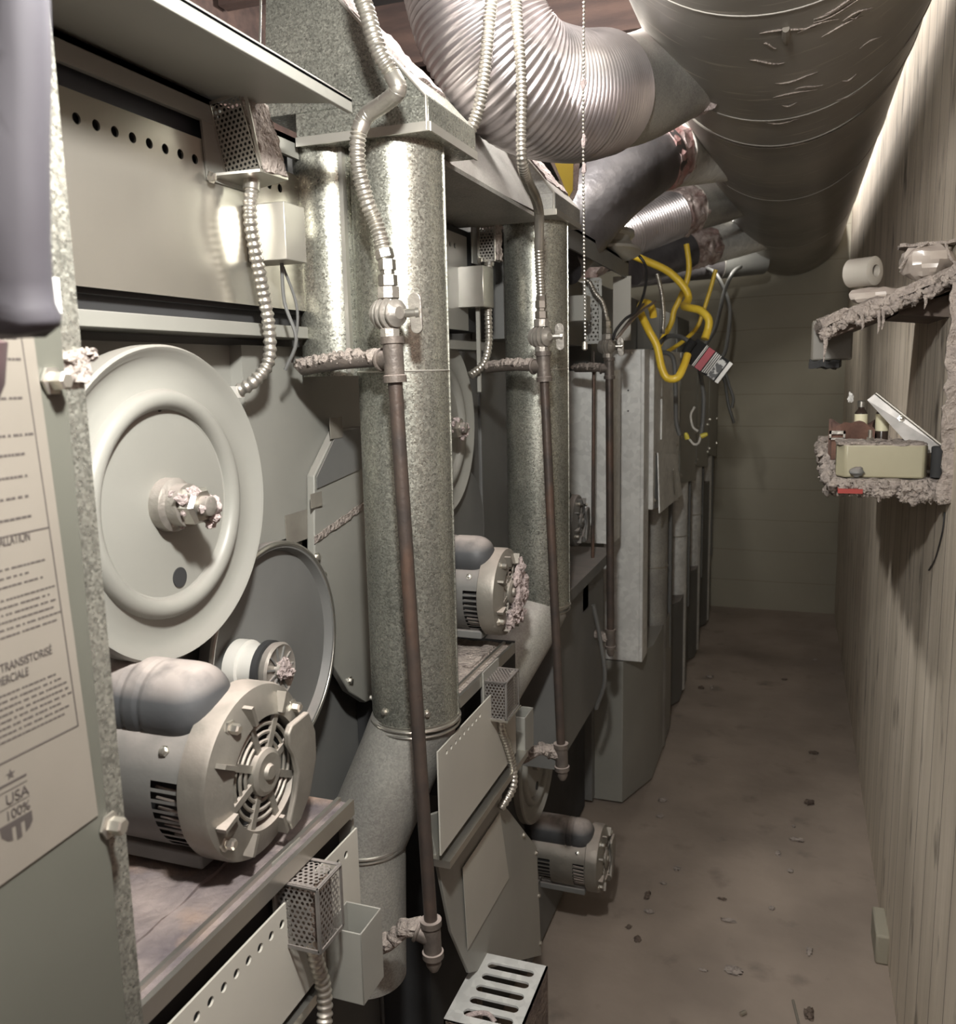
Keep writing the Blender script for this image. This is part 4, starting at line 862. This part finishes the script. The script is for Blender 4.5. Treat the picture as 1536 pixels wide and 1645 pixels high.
# pull chain
t = thing('pull_chain', 'beaded metal pull chain hanging in front of the branch ducts', 'chain', (-.310, 1.35, 1.63))
mb = B(); z = 2.40; k = 0
while z > 1.645:
    mb.blob((-.3105-.0000*k+.0012*math.sin(z*9), 1.35, z), (.0021, .0021, .0024), 1, 0, 8, 6); z -= .0056; k += 1
mb.build('bead_string', STEEL, t)
B().lathe([(.0015, 0), (.004, -.002), (.0045, -.012), (.002, -.014)], (-.310, 1.35, 1.645), (0, 0, 1), 12).build('bell_end', STEEL, t)
for zz in (1.94, 2.02, 1.90): B().blob((-.311, 1.35, zz), (.004, .004, .009), int(zz*50), .7, 8, 6).build('lint_speck', LINTP, t)
t = thing('yellow_label', 'yellow paper-backed label board hanging under the big flex elbow', 'label', (-.52, 2.1, 2.0))
B().prism([(-.575, 2.1, 2.11), (-.492, 2.1, 2.11), (-.500, 2.1, 2.02), (-.515, 2.1, 1.99)], (0, .006, 0)).build('card', LINTP, t)
B().prism([(-.562, 2.0985, 2.106), (-.508, 2.0985, 2.106), (-.510, 2.0985, 2.02), (-.520, 2.0985, 2.005)], (0, .001, 0)).build('yellow_face', YELP, t)
# steel strap wires near the ceiling at the left
for i, (a, b, lb) in enumerate((((-.72, 1.25, 2.45), (-.735, 1.20, 2.02), 'bare hanger wire left of the first hopper, closer to it'), ((-.78, 1.25, 2.45), (-.76, 1.18, 2.02), 'bare hanger wire left of the first hopper, farther from it'))):
    cord('hanger_wire', lb, [a, ((V(a)+V(b))/2+V((.006, 0, 0)))[:], b], .002, STEEL, 'wire', n=6)

# ------------------------------------------------------------------ right wall: sheet, shelves and clutter
t = thing('wall_shelf', 'upper wall shelf, sagging and thick with grey lint', 'shelf', (.17, 2.2, 1.68))
B().prism([(.055, 1.92, 1.672), (XW, 1.92, 1.762), (XW, 1.92, 1.742), (.055, 1.92, 1.652)], (0, .62, 0)).build('shelf_board', SHELFW, t)
B().slab((.043, 1.890, 1.672), (.245, 0, .094), (0, .62, 0), 46, 60, .016, .010, 8, 26, 1.2).build('lint_blanket', LINT, t, angle=80)
mb = B(); rr = random.Random(21)
for k in range(70):
    f = rr.random(); mb.blob((.045+.24*f, 1.893+rr.uniform(-.006, .006), 1.672+.092*f-rr.uniform(0, .020)*(1-f*.4)), (rr.uniform(.005, .011), .006, rr.uniform(.004, .011)), k, .8, 9, 7)
for (f, l) in ((.02, .05), (.03, .03), (.42, .035), (.45, .03), (.30, .018), (.75, .022)): mb.tube([(.045+.24*f, 1.89, 1.668+.092*f), (.047+.24*f, 1.888, 1.655+.092*f-l*.5), (.045+.24*f, 1.89, 1.655+.092*f-l)], [.004, .003, .001], 6)
mb.build('lint_fringe', LINT, t, angle=80)
B().prism([(.20, 2.0, 1.715), (XW, 2.0, 1.735), (XW, 2.0, 1.69), (.19, 2.0, 1.70)], (0, .3, 0)).build('ledger_strip', SHELFW, t)
B().slab((.028, 2.10, 1.595), (.06, 0, 0), (0, .16, 0), 10, 8, .014, .010, 3, 40).build('bracket', BLACK, t)
o = thing('tape_roll', 'pale roll lying on its side on the upper shelf, left', 'roll', (.137, 2.30, 1.76))
B().lathe([(.026, -.034), (.033, -.032), (.033, .030), (.026, .033), (.014, .033), (.014, -.034)], (.140, 2.30, 1.815), (.80, -.60, .0), 36, True).build('roll_body', WROLL, o)
o = thing('plastic_container', 'crumpled clear plastic container under a lint drape on the upper shelf', 'container', (.232, 2.0, 1.77))
B().blob((.236, 1.985, 1.798), (.048, .05, .034), 12, .28, 20, 14, 1.2).build('clear_shell', PLAST, o, angle=25)
B().slab((.185, 1.96, 1.826), (.10, 0, .004), (0, .06, 0), 16, 10, .006, .007, 2, 40).build('lint_drape', LINT, o, angle=80)
for p in (((.184, 1.95, 1.785), (.205, 1.945, 1.815), (.232, 1.945, 1.832)), ((.262, 1.945, 1.828), (.272, 1.945, 1.80), (.285, 1.945, 1.785))): B().tube(smooth_path(p, .004), .0028, 8).build('lint_strand', LINT, o)
o = thing('plastic_tub', 'small glinting plastic tub sunk in lint between the roll and the container', 'container', (.155, 1.96, 1.715))
B().blob((.150, 1.965, 1.735), (.055, .04, .018), 31, .35, 18, 10).build('tub_shell', PLAST, o, angle=25)
t = tag(B().box((.030, 2.13, 1.611), (.115, 2.22, 1.70)).build('milky_bin', MILKY, None, .004), 'faint grey bin behind the left end of the upper shelf', 'bin')

t = thing('wall_shelf', 'lower wall shelf with matted lint hanging from its front edge', 'shelf', (.17, 2.4, 1.345))
B().prism([(.088, 1.93, 1.362), (XW, 1.93, 1.362), (XW, 3.4, 1.362), (.088, 3.1, 1.362)], (0, 0, -.016)).build('shelf_board', SHELFW, t)
B().slab((.078, 1.895, 1.360), (.21, 0, 0), (0, 1.15, 0), 40, 90, .010, .009, 5, 26, 1.2).build('lint_blanket', LINT, t, angle=80)
mb = B(); rr = random.Random(5)
for k in range(120):
    f = rr.random(); mb.blob((.098+.19*f, 1.893+rr.uniform(-.008, .006), 1.362-rr.uniform(0, .034)*(.4+.6*f)), (rr.uniform(.006, .012), .007, rr.uniform(.005, .012)), k+200, .8, 9, 7)
mb.build('lint_fringe', LINT, t, angle=80)
B().box((.086, 1.874, 1.346), (.132, 1.90, 1.355)).build('red_strip', REDP, t)
mb = B(); rr = random.Random(8)
for k in range(70):
    f = rr.random(); mb.blob((.082+rr.uniform(-.012, .01), 1.9+f*1.0, 1.365-rr.uniform(-.006, .03)), (.013, .035, .013), k+70, .8, 9, 7)
mb.build('side_fringe', LINT, t, angle=80)
t = thing('shelf_upright', 'lint-coated upright at the right edge between the two shelves', 'post', (.27, 1.87, 1.34))
B().box((.278, 1.86, 1.335), (XW+.001, 1.905, 1.76)).build('post_board', SHELFW, t)
B().slab((.262, 1.853, 1.335), (.03, 0, 0), (0, 0, .41), 8, 60, .006, .010, 3, 34, 1.1).build('lint_coat', LINT, t, angle=80)
o = thing('junction_cover', 'cream plastic box topped with lint on the lower shelf', 'box', (.165, 1.95, 1.372))
B().prism([(.100, 1.925, 1.372), (.245, 1.925, 1.372), (.252, 1.94, 1.372), (.252, 2.03, 1.372), (.100, 2.03, 1.372), (.084, 1.99, 1.372), (.084, 1.945, 1.372)], (0, 0, .068)).build('box_body', BEIGE, o, .004)
B().slab((.084, 1.926, 1.439), (.166, 0, 0), (0, .104, 0), 24, 14, .004, .005, 3, 50).build('lint_top', LINT, o, angle=80)
B().lathe([(.013, 0), (.013, .06), (.010, .062)], (.272, 1.945, 1.374), (0, 0, 1), 20).build('dark_knob', BLACK, o)
for i, (x, lb) in enumerate(((.137, 'left of two small dark bottles with cream labels on the lower shelf'), (.180, 'right of two small dark bottles with cream labels on the lower shelf'))):
    o = thing('bottle', lb, 'bottle', (x, 2.10, 1.376))
    B().lathe([(.013, 0), (.0135, .004), (.0135, .118), (.010, .124), (.0065, .128), (.0065, .138)], (x, 2.10, 1.376), (0, 0, 1), 24).build('bottle_body', DBROWN, o)
    B().lathe([(.0137, .080), (.0138, .081), (.0138, .116), (.0137, .117)], (x, 2.10, 1.376), (0, 0, 1), 24).build('cream_label', CREAM, o)
    B().lathe([(.0085, .132), (.0085, .144), (.007, .146)], (x, 2.10, 1.376), (0, 0, 1), 18).build('cap', STEEL, o)
o = thing('threaded_bolt', 'shiny bolt standing on the cream box', 'bolt', (.148, 1.975, 1.442))
B().tube([(.148, 1.975, 1.442), (.148, 1.975, 1.466)], .004, 12).build('shank', BOLT, o); B().lathe([(.0075, 0), (.0075, .009)], (.148, 1.975, 1.442), (0, 0, 1), 6).build('nut', BOLT, o)
o = thing('leaning_bracket', 'dusty metal bracket sloping down to the right behind the cream box', 'bracket', (.225, 2.02, 1.43))
a = V((.158, 2.02, 1.540)); b = V((.294, 1.98, 1.424)); d = (b-a).normalized()
B().prism([a, b, b+V((-.055, 0, -.008)), a+V((-.016, 0, -.014))], (0, .004, 0)).build('bracket_web', STEELD, o)
B().tube([a+V((0, -.003, 0)), b+V((0, -.003, 0))], .0030, 8).build('bracket_edge', STEEL, o)
screw(a+d*.075+V((-.006, -.002, -.004)), (0, -1, .2), .005, .006, o)
o = tag(B().slab((.078, 2.06, 1.395), (.085, .0, 0), (0, .14, .0), 22, 18, .070, .028, 14, 16, .5).build('rag', RAG, None, angle=80), 'crumpled brown rag left of the two dark bottles', 'rag')
o = tag(B().box((.072, 2.046, 1.452), (.104, 2.054, 1.459)).box((.072, 2.046, 1.440), (.104, 2.054, 1.444)).box((.072, 2.046, 1.440), (.076, 2.054, 1.459)).box((.100, 2.046, 1.440), (.104, 2.054, 1.459)).build('metal_buckle', VALVE), 'small rectangular metal frame on the brown rag', 'buckle')
o = tag(B().blob((.112, 2.055, 1.53), (.006, .006, .010), 3, .5).build('plastic_scrap', TAGW), 'tiny shiny scrap above the brown rag', 'scrap')
o = tag(B().blob((.122, 1.915, 1.385), (.014, .012, .009), 9, .4).build('grey_pebble', PAINTD), 'small dark grey knob on lint before the cream box', 'knob')
# crack and pipe stub on the wall
B_ = cord('hanging_thread', 'dark thread hanging down the right wall below the lower shelf', [(.283, 1.90, 1.31), (.282, 1.905, 1.27), (.283, 1.98, 1.20), (.282, 2.05, 1.16)], .0016, BLACKC, 'thread', n=6)
t = tag(B().box((.252, 2.36, .0), (.288, 2.50, .085)).build('wall_block', BLOCK, None, .006), 'short grey concrete stub at the foot of the right wall', 'block')

# ------------------------------------------------------------------ floor clutter
t = thing('slotted_cover', 'loose grey metal cover with five slots standing on the floor at the bottom', 'cover', (-.44, 1.29, 0))
zc = .55; x0, x1, y0, y1 = -.512, -.383, 1.185, 1.362
def slotted():
    mb = B(); n = 5; xs = (x0+.034, x1-.026); pitch = .0305; h = .0085; base = y0+.026
    th = -.004
    cuts = [base+k*pitch for k in range(n)]
    yy = y0
    for cy in cuts+[None]:
        if cy is None: mb.box((x0, yy, zc+th), (x1, y1, zc)); break
        ya, yb = cy-h*1.3, cy+h*1.3
        mb.box((x0, yy, zc+th), (x1, ya, zc)); mb.box((x0, ya, zc+th), (xs[0]-h*1.3, yb, zc)); mb.box((xs[1]+h*1.3, ya, zc+th), (x1, yb, zc))
        xa, xb = xs[0]-h*1.3, xs[1]+h*1.3; N_ = 32; inn = []; out = []
        for k in range(N_):
            a = 2*PI*k/N_+PI/4; c_, s_ = math.cos(a), math.sin(a)
            inn.append((((xs[1] if c_ > 0 else xs[0])+c_*h), cy+s_*h)); q = 1/max(abs(c_), abs(s_))
            out.append(((xs[1]+h*1.3*min(1, c_*q)) if c_ > 0 else (xs[0]+h*1.3*max(-1, c_*q)), cy+h*1.3*max(-1, min(1, s_*q))))
        vs = [(a, b, zc) for a, b in out]+[(a, b, zc) for a, b in inn]+[(a, b, zc+th) for a, b in inn]
        mb.add(vs, [(k, (k+1) % N_, N_+(k+1) % N_, N_+k) for k in range(N_)]+[(N_+k, N_+(k+1) % N_, 2*N_+(k+1) % N_, 2*N_+k) for k in range(N_)])
        yy = yb
    return mb
slotted().build('slotted_top', GALVP, t)
B().box((x1-.003, y0, 0), (x1, y1, zc)).box((x0, y0, 0), (x1, y0+.003, zc-.001)).box((x0, y0, 0), (x0+.003, y1, zc-.004)).build('side_walls', LINTD, t)
mb = B(); mb.tube(smooth_path([(-.48, 1.205, zc-.004), (-.465, 1.207, zc+.004), (-.445, 1.214, zc+.003), (-.43, 1.208, zc-.004)], .005), .004, 8); mb.build('lint_string', LINTP, t)
rr = random.Random(12)
deb = [(.097, 3.245, 1.6), (.054, 2.957, 1.7), (.044, 3.05, 1.0), (-.37, 2.262, 1.2), (-.412, 2.979, 1.0), (-.375, 4.513, 1.6), (-.40, 4.338, 1.8), (-.35, 4.36, 1.4), (.086, 2.355, 1.3), (.083, 2.105, 1.8), (.035, 2.754, 1.0), (-.134, 2.429, 1.5), (-.378, 2.479, 1.5), (-.36, 2.40, 1.4), (-.103, 2.213, 1.3), (-.405, 2.31, 1.1), (-.016, 2.53, 1.1), (-.182, 2.187, .8), (-.16, 2.533, 1.0), (-.004, 2.849, 1.1), (.151, 4.957, 1.2), (-.007, 4.583, 1.2), (-.34, 2.56, 1.1), (-.31, 2.66, .8), (.12, 3.7, 1.2), (-.42, 3.1, 1.5)]
for i, (x, y, s) in enumerate(deb):
    o = B().blob((x, y, .0024*s), (.011*s*rr.uniform(.5, 1.5), .009*s*rr.uniform(.5, 1.7), .0032*s), i*3, .75, 14, 8, 2.2).build('lint_scrap', LINT if i % 3 else LINTD, None, angle=80)
    tag(o, 'small scrap of lint lying loose on the aisle floor', 'lint', 'lint scraps on the aisle floor')
o = tag(B().tube([(-.078, 2.045, .006), (-.066, 2.058, .006)], .005, 8).build('small_screw', BOLT), 'small shiny screw on the floor at the bottom edge', 'screw')
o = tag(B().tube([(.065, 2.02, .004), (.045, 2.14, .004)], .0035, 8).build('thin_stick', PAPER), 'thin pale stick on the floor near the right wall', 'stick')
